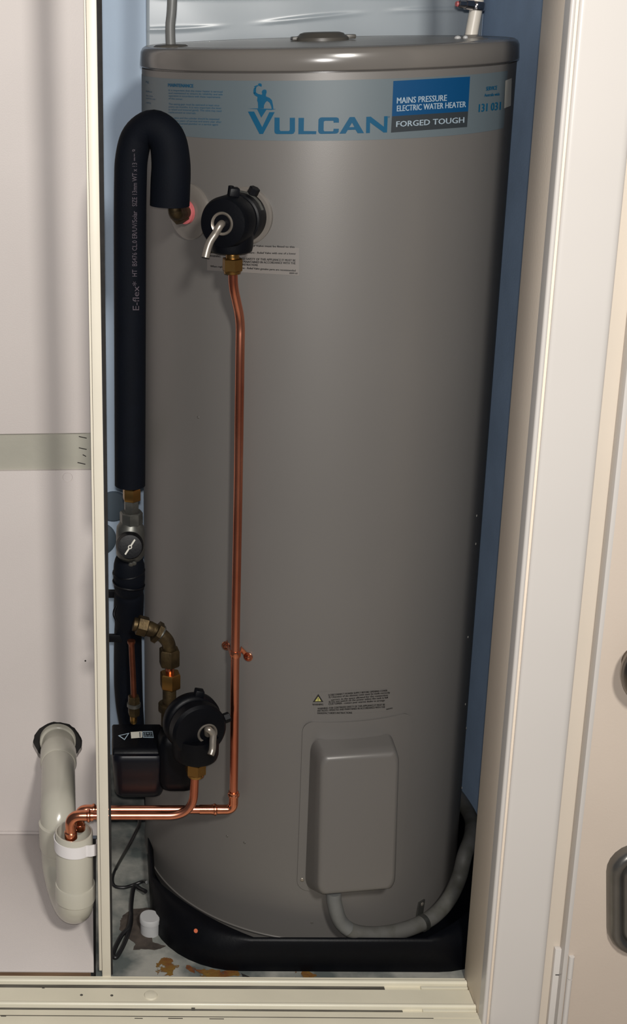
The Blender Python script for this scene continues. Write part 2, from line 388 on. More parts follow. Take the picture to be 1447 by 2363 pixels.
DX0 = onY(1374, 1400, jf+.012).x
st(build('trim_9', *box((AR-.001, jf+.008, -.16), (DX0+.03, jf+.04, 2.12)), M['archside']), 'plain frame strip between architrave and door')
dr = st(build('door_1', *box((DX0, jf-.014, -.135), (DX0+.62, jf+.0075, 2.10)), M['door'], bevel=.0012), 'flat beige painted door at the right edge')
build('door_edge', *box((DX0-.0012, jf-.0145, -.13), (DX0+.006, jf+.006, 2.099)), M['arch'], dr, bevel=.0005, label='glossy white edge strip')
# hinge at the foot of the door
hz = [onY(1286, y, jf).z for y in (2363, 2255, 2190)]
hx = onY(1287, 2250, jf+.004).x
hg = st(build('hinge_leaf', *box((hx-.010, jf-.001, -.16), (hx+.011, jf+.0078, hz[2])), M['arch'], bevel=.001)); 
hg.parent = dr; hg['kind'] = ''; del hg['kind']
build('knuckle', *tube([(hx+.012, jf-.017, hz[2]-.045), (hx+.012, jf-.017, hz[2]-.001)], .0045, 14), M['arch'], hg)
build('knuckle', *tube([(hx+.012, jf-.017, -.16), (hx+.012, jf-.017, hz[2]-.047)], .0045, 14), M['arch'], hg)
build('gap', *box((hx+.003, jf-.0016, hz[2]-.03), (hx+.0045, jf, hz[2]-.003)), M['void'], hg)
build('gap', *box((hx-.006, jf-.0016, hz[2]-.053), (hx+.003, jf, hz[2]-.0515)), M['void'], hg)
# knob and grey pull on the door
fy = jf-.014
kc = onY(1490, 1545, fy-.03)
kn = thing('oval_knob', (kc.x, fy, kc.z), 'dull metal oval door knob, the upper fitting on the beige door', 'knob')
build('rose', *lathe((kc.x, fy, kc.z), (0, -1, 0), [(0, .026), (.006, .025), (.008, .02)], 32), M['knob'], kn)
V, F = lathe((kc.x, fy-.006, kc.z), (0, -1, 0), [(0, .010), (.012, .010), (.016, .028), (.024, .039), (.034, .041), (.044, .037), (.050, .026), (.053, .010), (.0535, .0002)], 40)
V = [Vector((v.x, v.y, kc.z+(v.z-kc.z)*1.28)) for v in V]
build('grip', V, F, M['knob'], kn, sharp=80)
hc2 = onY(1492, 2082, fy-.015)
def rrect(w, h, r, n=6):
    o = []
    for sx, sz, a in ((1, 1, 0), (-1, 1, 90), (-1, -1, 180), (1, -1, 270)):
        o += [(sx*(w-r)+r*math.cos(math.radians(a+90*k/n)), sz*(h-r)+r*math.sin(math.radians(a+90*k/n))) for k in range(n+1)]
    return o
def cushion(c, w, h, r, layers, tilt=0):
    V, F = [], []; n = len(rrect(w, h, r))
    for dy, s in layers:
        for x, z in rrect(w-s, h-s, max(r-s, .002)):
            xx = x*math.cos(tilt)-z*math.sin(tilt); zz = x*math.sin(tilt)+z*math.cos(tilt)
            V.append((c[0]+xx, c[1]+dy, c[2]+zz))
    for i in range(len(layers)-1):
        for k in range(n): F.append((i*n+k, i*n+(k+1) % n, (i+1)*n+(k+1) % n, (i+1)*n+k))
    F.append(tuple(range(n))); F.append(tuple((len(layers)-1)*n+k for k in range(n))[::-1]); return V, F
pl = thing('door_pull', (hc2.x, fy, hc2.z), 'large dark grey rounded pull, the lower fitting on the beige door', 'handle')
build('shell', *cushion((hc2.x, fy, hc2.z), .060, .105, .05, [(0, 0), (-.012, .0), (-.02, .004), (-.024, .012), (-.020, .018), (-.012, .022)], .10), M['doorgrey'], pl, sharp=70)
build('inset', *cushion((hc2.x, fy-.010, hc2.z), .040, .085, .034, [(0, 0), (-.008, .001), (-.011, .006)], .10), M['doorgrey'], pl, sharp=70)
st(build('floor_room', *box((-1.15, -3.2, -.19), (1.0, -.40, -.16)), M['roomfloor'])).name = 'floor.001'
st(build('trim_10', *box((-1.15, -.566, -.16), (JX-.001, -.40, -.06)), M['railflat']))

# clear plastic sheet stapled on the back wall, wrinkled
SHX0 = onY(338, 60, .376).x
def shf(u, v):
    x = SHX0+u*(.372-SHX0); z = 1.60+v*.50
    w1 = math.exp(-((z-1.655-.012*math.sin(x*6))/.004)**2)*(.5+.5*math.sin(x*23+1)); w2 = math.exp(-((z-1.70+.02*x)/.005)**2)*(.5+.5*math.sin(x*17+4)); w3 = math.exp(-((z-1.735-.03*x)/.006)**2)
    y = .3745-.0030*w1-.003*w2-.0025*w3-.0012*math.sin(z*24+x*4)-.0012
    return Vector((x, y-.001*math.sin(x*31+z*12), z))
V, F = grid(shf, 90, 220)
o = build('plastic_sheet', V, F, M['sheet'], sharp=180)
md = o.modifiers.new('s', 'SOLIDIFY'); md.thickness = .0006; md.offset = -1
tag(o, 'wrinkled glossy grey plastic sheet on the wall behind the lid', 'sheet')

# ================================================================ WATER HEATER
T = thing('water_heater', (0, 0, -.025), 'tall beige grey cylindrical electric water heater filling the cupboard', 'water heater')
R = .32; N = 192
def ringbody(prof, seg=N):
    V, F = [], []
    for r, z in prof:
        for k in range(seg): a = 2*PI*k/seg; V.append((r*math.cos(a), r*math.sin(a), z))
    for i in range(len(prof)-1):
        for k in range(seg): F.append((i*seg+k, i*seg+(k+1) % seg, (i+1)*seg+(k+1) % seg, (i+1)*seg+k))
    return V, F, tuple(range(seg))[::-1], tuple((len(prof)-1)*seg+k for k in range(seg))
V, F, a, b = ringbody([(R, .0035), (R, 1.5845)]); build('casing', V, F+[a, b], M['tank'], T)
V, F, a, b = ringbody([(R-.006, -.025), (R-.004, -.002), (R+.0005, -.001), (R+.002, .0012), (R+.0015, .003), (R, .0034)]); build('base_rim', V, F+[a, b], M['tank'], T, sharp=60)
SZ = 1.5869; LT = 1.6215
V, F, a, b = ringbody([(R-.004, SZ-.0024), (R-.004, SZ), (R+.0015, SZ+.0003), (R+.0035, SZ+.003), (R+.002, LT-.009), (R-.001, LT-.003), (R-.006, LT)]); build('lid', V, F+[a, b], M['lid'], T, sharp=55)
V, F, a, b = ringbody([(R-.006, LT), (R-.012, LT+.0005), (R-.016, LT-.001), (.24, LT+.001), (.12, LT+.003), (.03, LT+.0035)]); build('lid_top', V, F+[b], M['lidtop'], T, sharp=60)
# lid hand cap in the middle
cz = LT+.003; cyv = -.03; cxv = onY(742, 90, cyv).x
cap = build('lid_cap', *lathe((cxv, cyv, cz), (0, 0, 1), [(0, .046), (.005, .046), (.0075, .043), (.0085, .040), (.012, .037), (.014, .030)], 40), M['lidcap'], T, label='dark oval cap in the middle of the lid')
build('cap_tab', *box((cxv-.052, cyv-.012, cz+.001), (cxv-.038, cyv+.012, cz+.0075)), M['lidcap'], cap, bevel=.0015)
build('cap_tab', *box((cxv+.038, cyv-.012, cz+.002), (cxv+.057, cyv+.012, cz+.009)), M['lidcap'], cap, bevel=.0015)
# cable entry on the left of the lid
ex, ey = onY(394, 96, -.06).x, -.06
V, F = lathe((ex, ey, LT-.004), (0, 0, 1), [(0, .031), (.005, .030), (.0075, .026), (.0085, .012)], 6)
build('cable_entry', [Vector((ex+(v.x-ex)*1.0, ey+(v.y-ey)*1.2, v.z)) for v in V], F, M['lidcap'], T, bevel=.001)

cs = lambda off: (lambda x, y: cyl(x, y, R+off))
def edge(pts, n): return pts
# label band: ring sector between two heights
zt, zbt = 1.5737, 1.4824
def azpx(x, y): p = cyl(x, y); return math.atan2(p.y, p.x)
a0 = math.radians(-188); a1_ = azpx(1165, 250)
V, F = grid(lambda u, v: Vector(((R+.0004)*math.cos(a0+(a1_-a0)*u), (R+.0004)*math.sin(a0+(a1_-a0)*u), zbt+(zt-zbt)*v)), 120, 1)
bandp = build('label_band', V, F, M['band'], T, label='pale blue grey label band around the top')
Z6 = lambda pts: [(560+u/4.256, 170+v/4.256) for u, v in pts]
letters = [Z6(p) for p in (
 [(52,372),(112,372),(192,525),(262,378),(315,378),(200,592),(165,592)],
 [(313,430),(363,432),(363,550),(371,563),(455,563),(463,550),(463,433),(514,433),(514,565),(502,587),(485,593),(335,593),(318,585),(312,568)],
 [(549,434),(603,434),(600,563),(724,565),(722,594),(547,594)],
 [(745,450),(758,434),(775,429),(920,429),(940,435),(946,450),(946,481),(893,481),(893,463),(808,463),(797,472),(795,555),(803,566),(885,566),(893,556),(893,541),(945,541),(943,572),(930,585),(912,589),(770,592),(750,585),(742,565)],
 [(1212,584),(1215,424),(1258,422),(1388,522),(1390,418),(1426,417),(1418,577),(1385,578),(1252,480),(1250,582)])]
letters.append({'o': Z6([(950,590),(1050,428),(1060,426),(1100,426),(1192,584),(1130,585),(1108,550),(1033,553),(1012,588)]), 'h': [Z6([(1048,526),(1075,482),(1098,524)])]})
print_mesh('lettering', letters, cs(.0010), M['blueink'], bandp, label='wide blue lettering')
fig = [Z6(p) for p in ([(110,128),(118,122),(145,112),(158,120),(142,126),(126,134)], [(150,101),(165,94),(183,98),(188,112),(186,128),(170,124),(156,116)],
 [(124,130),(140,124),(132,145),(118,150),(110,145)], [(110,145),(132,142),(131,184),(112,200),(105,190),(107,160)], [(105,190),(131,184),(150,198),(185,207),(180,236),(146,228),(118,212)],
 [(192,202),(188,175),(198,160),(215,155),(232,160),(236,180),(228,210),(231,226),(180,236),(185,207)], [(146,228),(180,236),(231,226),(243,265),(222,285),(150,285),(142,262)], [(150,285),(222,285),(210,310),(208,340),(152,340)],
 [(231,224),(265,238),(288,262),(265,285),(241,268)], [(288,262),(300,318),(280,318),(265,285)], [(280,318),(300,318),(302,352),(286,350)],
 [(52,343),(145,341),(330,347),(285,356),(145,349)], [(143,350),(235,352),(183,432)])]
print_mesh('emblem', fig, cs(.0010), M['blueink'], bandp, label='blue emblem of a man raising a hammer')
print_mesh('blue_box', [[(907.8,187),(1085,176.7),(1080.4,257),(904.6,268.3)]], cs(.0008), M['bluebox'], bandp)
print_mesh('dark_box', [[(904.6,268.3),(1080.4,257),(1078,293),(902.4,306)]], cs(.0008), M['darkbox'], bandp)
text_print('lettering', [('MAINS PRESSURE', (916,239), (1031,232.5), (916.5,225)), ('ELECTRIC WATER HEATER', (916,257), (1075,247), (916.5,243.5)),
  ('FORGED TOUGH', (914.5,293), (1071,283), (915,280))], cs(.0013), M['paleink'], bandp, 14, 'pale lettering', bold=.35)
for ln, bo in ((('131 031', (1105,258.5), (1155,253), (1106,240)), .7), (('SERVICE', (1122,209), (1147,206.5), (1122.5,200)), .4), (('Australia wide', (1118,223), (1153,220), (1118.5,216)), .3), (('\u00ae', (896,272), (899.5,272), (896,268)), 0)):
    text_print('lettering', [ln], cs(.0011), M['blueink'], bandp, 14, bold=bo)
para = ['It is important that the water heater is serviced', 'and maintained to ensure its reliability and safe', 'operation in accordance with these requirements',
 'of the owner.', '', 'The easing gear must be operated at least once', 'every six months. It is very important the lever', 'is raised and lowered gently. The valve may need', 'replacement at intervals.', '',
 'The valve and the cylinder should be inspected', 'after five years of service and every year after', 'that by a licensed plumber or a service agent', 'as necessary.']
tl = []
for i, s in enumerate(para):
    if not s: continue
    yb = 211+i*6.35; k = len(s)/48
    tl.append((s, (389, yb-1), (389+122*k, yb+2.6*k), (389, yb-5.2)))
text_print('small_print', tl, cs(.0009), M['blueink'], bandp, 14)
text_print('lettering', [('MAINTENANCE', (388,200), (446,202), (388,192.2))], cs(.0010), M['blueink'], bandp, 14, bold=.5)
text_print('small_print', [('ing', (336,190.5), (343,191.5), (336,185)), ('before', (337,212), (350,214), (337,208)), ('the valve', (337,222), (352,224), (337,218)), ('and the unit', (337,228), (358,231), (337,224)), ('safely', (337,238), (348,240), (337,234))], cs(.0009), M['blueink'], bandp)
# side sticker near the right silhouette
print_mesh('side_sticker', [[(1166.5,186),(1181,180),(1179,244),(1163.5,250)]], cs(.0012), M['sticker'], T, cell=3, label='cream sticker at the right end of the label band')
# warning labels
lab = print_mesh('warning_label', [[(478,563),(690,572),(690,636),(478,624)]], cs(.0005), M['clearlabel'], T, label='clear warning label under the upper valve')
def tri(parent, apex, bl, br, off):
    c = ((apex[0]+bl[0]+br[0])/3, (apex[1]+bl[1]+br[1])/3+1.5)
    sh = lambda p, k: (c[0]+(p[0]-c[0])*k, c[1]+(p[1]-c[1])*k)
    print_mesh('warning_triangle', [[apex, br, bl]], cs(off), M['blackink'], parent)
    print_mesh('triangle_fill', [[sh(apex, .58), sh(br, .58), sh(bl, .58)]], cs(off+.0003), M['yellow'], parent)
    x, y = c; print_mesh('exclamation_mark', [[(x-.9, y-5), (x+.9, y-5), (x+.5, y+1.5), (x-.5, y+1.5)], [(x-.8, y+2.4), (x+.8, y+2.4), (x+.8, y+4), (x-.8, y+4)]], cs(off+.0005), M['blackink'], parent)
tri(lab, (495.4,568), (485.2,584.4), (506.5,585), .0008)
L = lambda s, a, b, h=4.2: (s, a, b, (a[0], a[1]-h))
text_print('small_print', [L('WARNING', (484,592.5), (509,594), 4.5), L('Temperature - Relief Valve must be fitted to this', (520,567.5), (679.8,572), 4.5),
 L('Temperature - Pressure - Relief Valve with one of a lower', (520,583.5), (683,587.5), 4.5), L('FOR CONTINUED SAFETY OF THIS APPLIANCE IT MUST BE', (515,598), (682,603.5), 5), L('INSTALLED AND MAINTAINED IN ACCORDANCE WITH THE', (515,605), (682,610), 5),
 L('MANUFACTURERS INSTRUCTIONS', (515,611), (594.8,614), 4.6), L('When replacing fit only genuine - Relief Valve genuine parts are recommended', (485.4,616.5), (682,626.5), 4.5), L('00099 AV', (668,632), (687,632.8), 3.6)], cs(.0009), M['blackink'], lab, bold=.3)
lab2 = print_mesh('warning_label', [[(718,1598),(905,1589),(908,1640),(728,1652)]], cs(.0004), M['tank'], T, label='small warning label above the lower cover')
tri(lab2, (734.5,1601.5), (721.7,1620.3), (746.3,1620), .0008)
text_print('small_print', [L('WARNING', (721,1628), (746,1627.5), 4), L('1) DISCONNECT POWER SUPPLY BEFORE OPENING COVER', (758,1606), (894,1595.5)), L('2) Clearance of the element cover must be made correctly', (758.5,1611), (900,1600)),
 L('correct, in the space allowed for the connection', (764,1617), (895,1606)), L('3) Do not switch on the power unless the tank is full', (758.5,1622), (895,1611.5)), L('CUSTOMER - contact your nearest dealer to arrange', (758.5,1627), (888,1618)),
 L('WARNING: FOR CONTINUED SAFETY OF THIS APPLIANCE IT MUST BE', (733,1637.5), (888.5,1628)), L('INSTALLED, OPERATED AND MAINTAINED IN ACCORDANCE WITH THE', (733,1642.5), (888.5,1633.5)), L("MANUFACTURER'S INSTRUCTIONS", (732.7,1648), (812.5,1646.8)), L('005992', (891.6,1638.5), (906,1635.5), 3)], cs(.0008), M['blackink'], lab2, bold=.35)

# element cover plate and cover
pa0, pa1 = azpx(696, 1750), azpx(941, 1750); pz1 = cyl(818, 1663).z; pz0 = cyl(818, 2050).z-.0
def platef():
    pts = rrect(.5, .5, .06); Vs = []; n = len(pts); Fs = []
    rings = [(0.0, 1.0), (.0022, 1.0), (.0032, .975), (.0032, .72), (.0032, .4), (.0032, .02)]
    for off, s in rings:
        for x, y in pts:
            a = pa0+(pa1-pa0)*(x*s+.5); z = pz0+(pz1-pz0)*(y*(s if s > .9 else s)+.5)
            Vs.append(((R+off)*math.cos(a), (R+off)*math.sin(a), z))
    for i in range(len(rings)-1):
        for k in range(n): Fs.append((i*n+k, i*n+(k+1) % n, (i+1)*n+(k+1) % n, (i+1)*n+k))
    Fs.append(tuple((len(rings)-1)*n+k for k in range(n))); return Vs, Fs
# densely cut: outline points need intermediate columns, so use a sector grid for the plate
V, F = grid(lambda u, v: Vector(((R+.0028)*math.cos(pa0+(pa1-pa0)*u), (R+.0028)*math.sin(pa0+(pa1-pa0)*u), pz0+(pz1-pz0)*v)), 24, 8)
def platerect():
    bm = bmesh.new(); w = (pa1-pa0)*R; h = pz1-pz0; pts = rrect(w/2, h/2, .02)
    f = bm.faces.new([bm.verts.new((x, y, 0)) for x, y in pts])
    bmesh.ops.inset_region(bm, faces=[f], thickness=.0025, depth=0, use_boundary=True)
    for k in range(-13, 14):
        bmesh.ops.bisect_plane(bm, geom=bm.verts[:]+bm.edges[:]+bm.faces[:], dist=1e-6, plane_co=(k*w/28, 0, 0), plane_no=(1, 0, 0))
    bnd = {v for e in bm.edges if len(e.link_faces) == 1 for v in e.verts}
    for v in bm.verts:
        off = -.0004 if v in bnd else .0036
        a = (pa0+pa1)/2+v.co.x/R; v.co = ((R+off)*math.cos(a), (R+off)*math.sin(a), (pz0+pz1)/2+v.co.y)
    me = bpy.data.meshes.new('cover_plate'); bm.to_mesh(me); bm.free(); return me
link('cover_plate', platerect(), M['tank'], T, sharp=35)
RB, RF = R+.0034, R+.058
def qd(pts, R_): return [cyl(x, y, R_) for x, y in pts]
def az(p): return math.atan2(p.y, p.x)
# rows of (azimuth,z) for base and face of the cover
bt = (az(cyl(717, 1706, RB)), az(cyl(908, 1690, RB)), cyl(812, 1704, RB).z)
ft = (az(cyl(741, 1748, RF)), az(cyl(922, 1735, RF)), cyl(832, 1746, RF).z)
fb = (az(cyl(735, 2066, RF)), az(cyl(911, 2048, RF)), cyl(822, 2062, RF).z)
bb = (az(cyl(704, 2042, RB)), az(cyl(905, 2030, RB)), cyl(800, 2050, RB).z)
def coverf():
    # cross-section rings from base to face, as rounded rects in (s,z) mapped on the cylinder
    rings = []
    for t, ins in ((0, -.003), (.02, 0), (.55, 0), (.88, .0), (.97, .0025), (1.0, .007)):
        aL = bt[0]+(ft[0]-bt[0])*t; aR = bt[1]+(ft[1]-bt[1])*t
        bL = bb[0]+(fb[0]-bb[0])*t; bR = bb[1]+(fb[1]-bb[1])*t
        zT = bt[2]+(ft[2]-bt[2])*t; zB = bb[2]+(fb[2]-bb[2])*t; r_ = RB+(RF-RB)*min(1, t+.02)*1.0
        m = []
        for x, y in rrect(.5, .5, .085, 6):
            v = y+.5; l = bL+(aL-bL)*v; rr = bR+(aR-bR)*v
            m.append((l+(rr-l)*(x+.5)-math.copysign(ins/r_, x)*(abs(x) > .2), zB+(zT-zB)*v-math.copysign(ins, y)*(abs(y) > .2), r_))
        rings.append(m)
    return rings
rings = coverf(); n = len(rings[0]); V, F = [], []
for m in rings:
    for a, z, r_ in m: V.append((r_*math.cos(a), r_*math.sin(a), z))
for i in range(len(rings)-1):
    for k in range(n): F.append((i*n+k, i*n+(k+1) % n, (i+1)*n+(k+1) % n, (i+1)*n+k))
F.append(tuple((len(rings)-1)*n+k for k in range(n)))
build('element_cover', V, F, M['tank'], T, bevel=.0, sharp=62, label='raised rounded cover over the heating element')
for px, py, r in ((697, 2028, .0058),):
    p = cyl(px, py); nn = Vector((p.x, p.y, 0)).normalized()
    build('screw', *lathe(p-nn*.001, nn, [(0, r), (.002, r), (.0045, r*.7), (.0055, r*.3)], 20), M['steel'], T)
for px, py in ((524, 1930), (564, 1945), (720, 2130), (457, 963), (1074, 1625), (1076, 1680), (1066, 1818), (915, 2010), (1100, 1190), (1098, 1255), (1080, 1470)):
    p = cyl(px, py); nn = Vector((p.x, p.y, 0)).normalized()
    build('dent' if px < 1000 else 'scuff', *lathe(p-nn*.0004, nn, [(0, .0028), (.0009, .002), (.0003, .0008)], 10), M['lidcap'] if px < 1000 else M['sticker'], T)
# copper coloured outlet collars on the casing are parts of their pipes

# ---------------------------------------------------------------- tray
TY = -.366
def trayring(x0, x1, y0, y1, r, z, chamfer=None, n=10):
    pts = []
    for sx, sy, a in ((1, 1, 0), (-1, 1, 90), (-1, -1, 180), (1, -1, 270)):
        cx_ = (x1-r) if sx > 0 else (x0+r); cy_ = (y1-r) if sy > 0 else (y0+r)
        for k in range(n+1):
            t = math.radians(a+90*k/n); px_, py_ = cx_+r*math.cos(t), cy_+r*math.sin(t)
            if chamfer:   # flatten the corner arc
                p0 = (cx_+r*math.cos(math.radians(a)), cy_+r*math.sin(math.radians(a))); p1 = (cx_+r*math.cos(math.radians(a+90)), cy_+r*math.sin(math.radians(a+90)))
                s = k/n; px_ = px_*(1-chamfer)+(p0[0]+(p1[0]-p0[0])*s)*chamfer; py_ = py_*(1-chamfer)+(p0[1]+(p1[1]-p0[1])*s)*chamfer
            pts.append((px_, py_, z))
    return pts
tx0 = onZ(346, 2080, ZF).x; tx1 = .366
rs = [trayring(tx0, tx1, TY, .362, .16, ZF+.0005), trayring(tx0-.000, tx1, TY-.001, .362, .165, .0), trayring(tx0, tx1, TY-.001, .363, .175, .036, .35),
      trayring(tx0+.002, tx1-.002, TY+.001, .360, .178, .0415, .6), trayring(tx0+.006, tx1-.006, TY+.005, .357, .178, .042, .7), trayring(tx0+.010, tx1-.009, TY+.009, .353, .172, .038, .6),
      trayring(tx0+.012, tx1-.011, TY+.011, .350, .160, -.020, .2), ]
n = len(rs[0]); V = [p for r_ in rs for p in r_]; F = []
for i in range(len(rs)-1):
    for k in range(n): F.append((i*n+k, i*n+(k+1) % n, (i+1)*n+(k+1) % n, (i+1)*n+k))
F += [tuple(range(n))[::-1], tuple((len(rs)-1)*n+k for k in range(n))]
V = [(x, y, z+(-.005 if z < -.01 and z > -.025 else 0)) for x, y, z in V]
tray = build('drip_tray', V, F, M['black'], sharp=50)
tag(tray, 'black safety tray with a rounded corner under the water heater', 'tray')

# ---------------------------------------------------------------- valve with black insulating shell
def valve(T0, P0, n, L, r, name, label, collar_px, lever_px, catch_px, plate=True):
    P0 = Vector(P0); n = Vector(n).normalized(); up = Vector((0, 0, 1)); t = up.cross(n).normalized()
    v = thing(name, P0, label, 'valve', None)
    if plate: build('mounting_flange', *lathe(P0-n*.004, n, [(0, r*1.16), (.006, r*1.16), (.0085, r*1.1), (.009, r*.8)], 48), M['flange'], v, label='clear round plate against the casing')
    build('shell', *lathe(P0+n*.004, n, [(0, r*(.92 if plate else 1.04)), (.004, r*(1 if plate else 1.08)), (L*.30, r*(1 if plate else 1.08)), (L*.40, r), (L*.42, r*.93), (L*.55, r*.93), (L*.58, r*1.02), (L*.9, r*1.02), (L, r*.93), (L+.003, r*.5), (L+.003, r*.42)], 56), M['black'], v)
    F0 = P0+n*(L+.006); 
    spa = P0+n*(L*.62)
    build('spout_shell', *lathe(spa-up*r*.3, -up, [(0, r*.86), (r*.75, r*.84), (r*.90, r*.80), (r*.95, r*.70)], 28), M['black'], v)
    # catches on top
    for q, (cx_, cy_, fr) in enumerate(catch_px):
        cc = onP(cx_, cy_, P0+n*(L*fr), n); dr_ = cc-(P0+n*(L*fr)); dr_ -= n*dr_.dot(n); dr_.normalize(); sd = n.cross(dr_)
        cc = P0+n*(L*fr)+dr_*r*.98
        if q == 0:
            build('catch', *lathe(cc-dr_*.006, dr_, [(0, .0115), (.019, .0105), (.020, .008)], 4), M['black'], v, bevel=.0008)
            build('catch_pin', *lathe(cc+sd*.006-dr_*.004, dr_, [(0, .0045), (.019, .0045), (.0195, .003)], 10), M['black'], v)
        else:
            build('bolt_shank', *lathe(cc-dr_*.006, dr_, [(0, .0048), (.010, .0048)], 12), M['black'], v)
            build('bolt_head', *hexnut(cc+dr_*.002, dr_, .012, .0088), M['black'], v)
    rim = []
    for k in range(9):
        a = math.radians(20+140*k/8); rim.append(P0+n*(L*.25)+up*(r*1.02*math.sin(a))+t*(r*1.02*math.cos(a)))
    build('clip_band', *tube(rim, .0022, 8), M['greymetal' if plate else 'black'], v)
    C = onP(*collar_px, F0, n)
    build('collar', *lathe(C-n*.004, n, [(0, .0188), (.006, .0188), (.0078, .0176), (.006, .0145), (.0035, .0135), (.0035, .006), (.009, .005)], 40), M['steel'], v)
    pts = [C+n*.002]
    for i, (x, y) in enumerate(lever_px):
        pts.append(onP(x, y, C+n*(.012+.004*i), n))
    sp = smoothpath(pts, 8)
    build('lever', *tube(sp, .0062, 16), M['steel'], v, label='bent steel test lever')
    return v, spa
P0 = cyl(566, 498); nn = Vector((P0.x, P0.y, 0)).normalized()
v1, spa1 = valve(None, P0, nn, .080, .0405, 'relief_valve', 'black shelled relief valve with a steel lever high on the tank', (513, 516), [(507, 522), (496, 541), (486, 556), (479, 574), (474, 594)], [(539, 449, .72), (583, 446, .2)])
# pipe axis below the spout
YS = spa1.y
def brass_union(par, px, ytop, ybot, Y, r=.0165, m='brass', r2=None):
    a = onY(px, ytop, Y); b = onY(px, ybot, Y); c = Vector((a.x, Y, 0)); h = a.z-b.z
    up = Vector((0, 0, 1))
    o = build('union', *lathe((a.x, Y, a.z), -up, [(0, r*.85), (h*.14, r*.9), (h*.16, r*.66), (h*.33, r*.66), (h*.34, r*.6)], 32), M[m], par)
    build('union_nut', *hexnut((a.x, Y, a.z-h*.32), -up, h*.56, r), M[m], o)
    build('union_collar', *lathe((a.x, Y, a.z-h*.86), -up, [(0, r*.86), (h*.12, r*.8), (h*.16, r*.55)], 32), M[m], o)
    return a.x
xb = brass_union(v1, 537, 578, 632, YS)
def pipe(name, pts, r, m, par, fil=None, n=24, lab=None, nf=12):
    p = fillet(pts, fil, nf) if fil else pts
    return build(name, *tube(p, r, n), M[m], par, label=lab)
# copper drain line of the upper valve
YB = -.300            # plane of the long vertical run
YH = -.305
dl = thing('copper_drain_pipe', (onY(545, 1860, YH).x, YH, onY(545, 1860, YH).z), 'long copper drain pipe from the upper valve down the tank', 'pipe')
p0 = onY(537.5, 622, YS); p1 = onY(538.5, 662, YS+.002); p2 = onY(555, 738, YB+.004); p3 = onY(554, 800, YB); p4 = onY(550, 1100, YB); p5 = onY(543, 1500, YB-.002); p6 = onY(541, 1700, YB-.003); p7 = onY(539, 1838, YH)
P_ = fillet([p0, p1, p2, p3], [.03, .03], 12)[:-1]+smoothpath([p3, p4, p5, p6, p7], 6)
build('vertical_run', *tube(P_, .0076, 28), M['copper'], dl)
zH = onY(400, 1868, YH).z
xe = p7.x
el = fillet([(xe, YH, p7.z+.002), (xe, YH, zH), (xe-.062, YH, zH)], .024, 12)
build('elbow', *tube(el, .0087, 28), M['copperfit'], dl)
for q in (0, 1):
    c = Vector((xe, YH, zH+.028)) if q == 0 else Vector((xe-.030, YH, zH)); d = Vector((0, 0, 1)) if q == 0 else Vector((-1, 0, 0))
    build('press_ring', *lathe(c, d, [(0, .0087), (.002, .0108), (.005, .0108), (.0065, .0092), (.010, .0092)], 28), M['copperfit'], dl)
xle = onY(213, 1857, YH).x
build('horizontal_run', *tube([(xe-.058, YH, zH), (xle, YH, zH)], .0076, 28), M['copper'], dl)
xd = onY(184, 1885, YH).x
build('end_elbow', *tube(fillet([(xle+.006, YH, zH), (xd, YH, zH), (xd, YH, zH-.042)], .022, 12), .0089, 28), M['copperfit'], dl)
build('press_ring', *lathe((xle-.001, YH, zH), (1, 0, 0), [(0, .0089), (.002, .0108), (.005, .0108), (.007, .0089)], 28), M['copperfit'], dl)
build('press_ring', *lathe((xd, YH, zH-.030), (0, 0, -1), [(0, .0089), (.002, .0102), (.012, .0102), (.013, .0095)], 28), M['copperfit'], dl)
# saddle clip on the casing
cp = onY(543, 1507, YB); cs_ = thing('pipe_clip', (cp.x, YB, cp.z), 'copper saddle clip holding the long vertical pipe to the tank', 'clip')
ringp = [(cp.x+.0088*math.cos(a), YB-.001+.0088*math.sin(a), cp.z) for a in [math.radians(180+180*k/12) for k in range(13)]]
def strap(path, w, th, up=Vector((0, 0, 1))):
    P = [Vector(p) for p in path]; V, F = [], []
    for i, p in enumerate(P):
        tt = (P[min(i+1, len(P)-1)]-P[max(i-1, 0)]).normalized(); nrm = tt.cross(up).normalized()
        for a, b in ((-1, -1), (-1, 1), (1, 1), (1, -1)): V.append(p+up*w/2*a+nrm*th/2*b)
    for i in range(len(P)-1):
        for k in range(4): F.append((i*4+k, i*4+(k+1) % 4, (i+1)*4+(k+1) % 4, (i+1)*4+k))
    F += [(0, 1, 2, 3), tuple(len(P)*4-4+k for k in range(4))[::-1]]; return V, F
def tanky(x, off=0): return -math.sqrt((R+off)**2-x*x)
tl_ = onY(524, 1499, -.28); tr_ = onY(572, 1511, -.28)
pathc = [(tl_.x, tanky(tl_.x, .002), tl_.z), (cp.x-.012, tanky(cp.x-.012, .004), cp.z+.004)]+ringp+[(cp.x+.012, tanky(cp.x+.012, .004), cp.z-.001), (tr_.x, tanky(tr_.x, .002), tr_.z)]
build('saddle', *strap(pathc, .012, .0012), M['copperfit'], cs_, bevel=.0003)
for q in (tl_, tr_):
    c = Vector((q.x, tanky(q.x, .0015), q.z)); nv = Vector((c.x, c.y, 0)).normalized()
    build('tab', *lathe(c, nv, [(0, .0085), (.0015, .0085), (.0022, .0078)], 20), M['copperfit'], cs_)
    build('rivet', *lathe(c+nv*.002, nv, [(0, .0042), (.002, .0036), (.003, .0015)], 14), M['copperfit'], cs_)

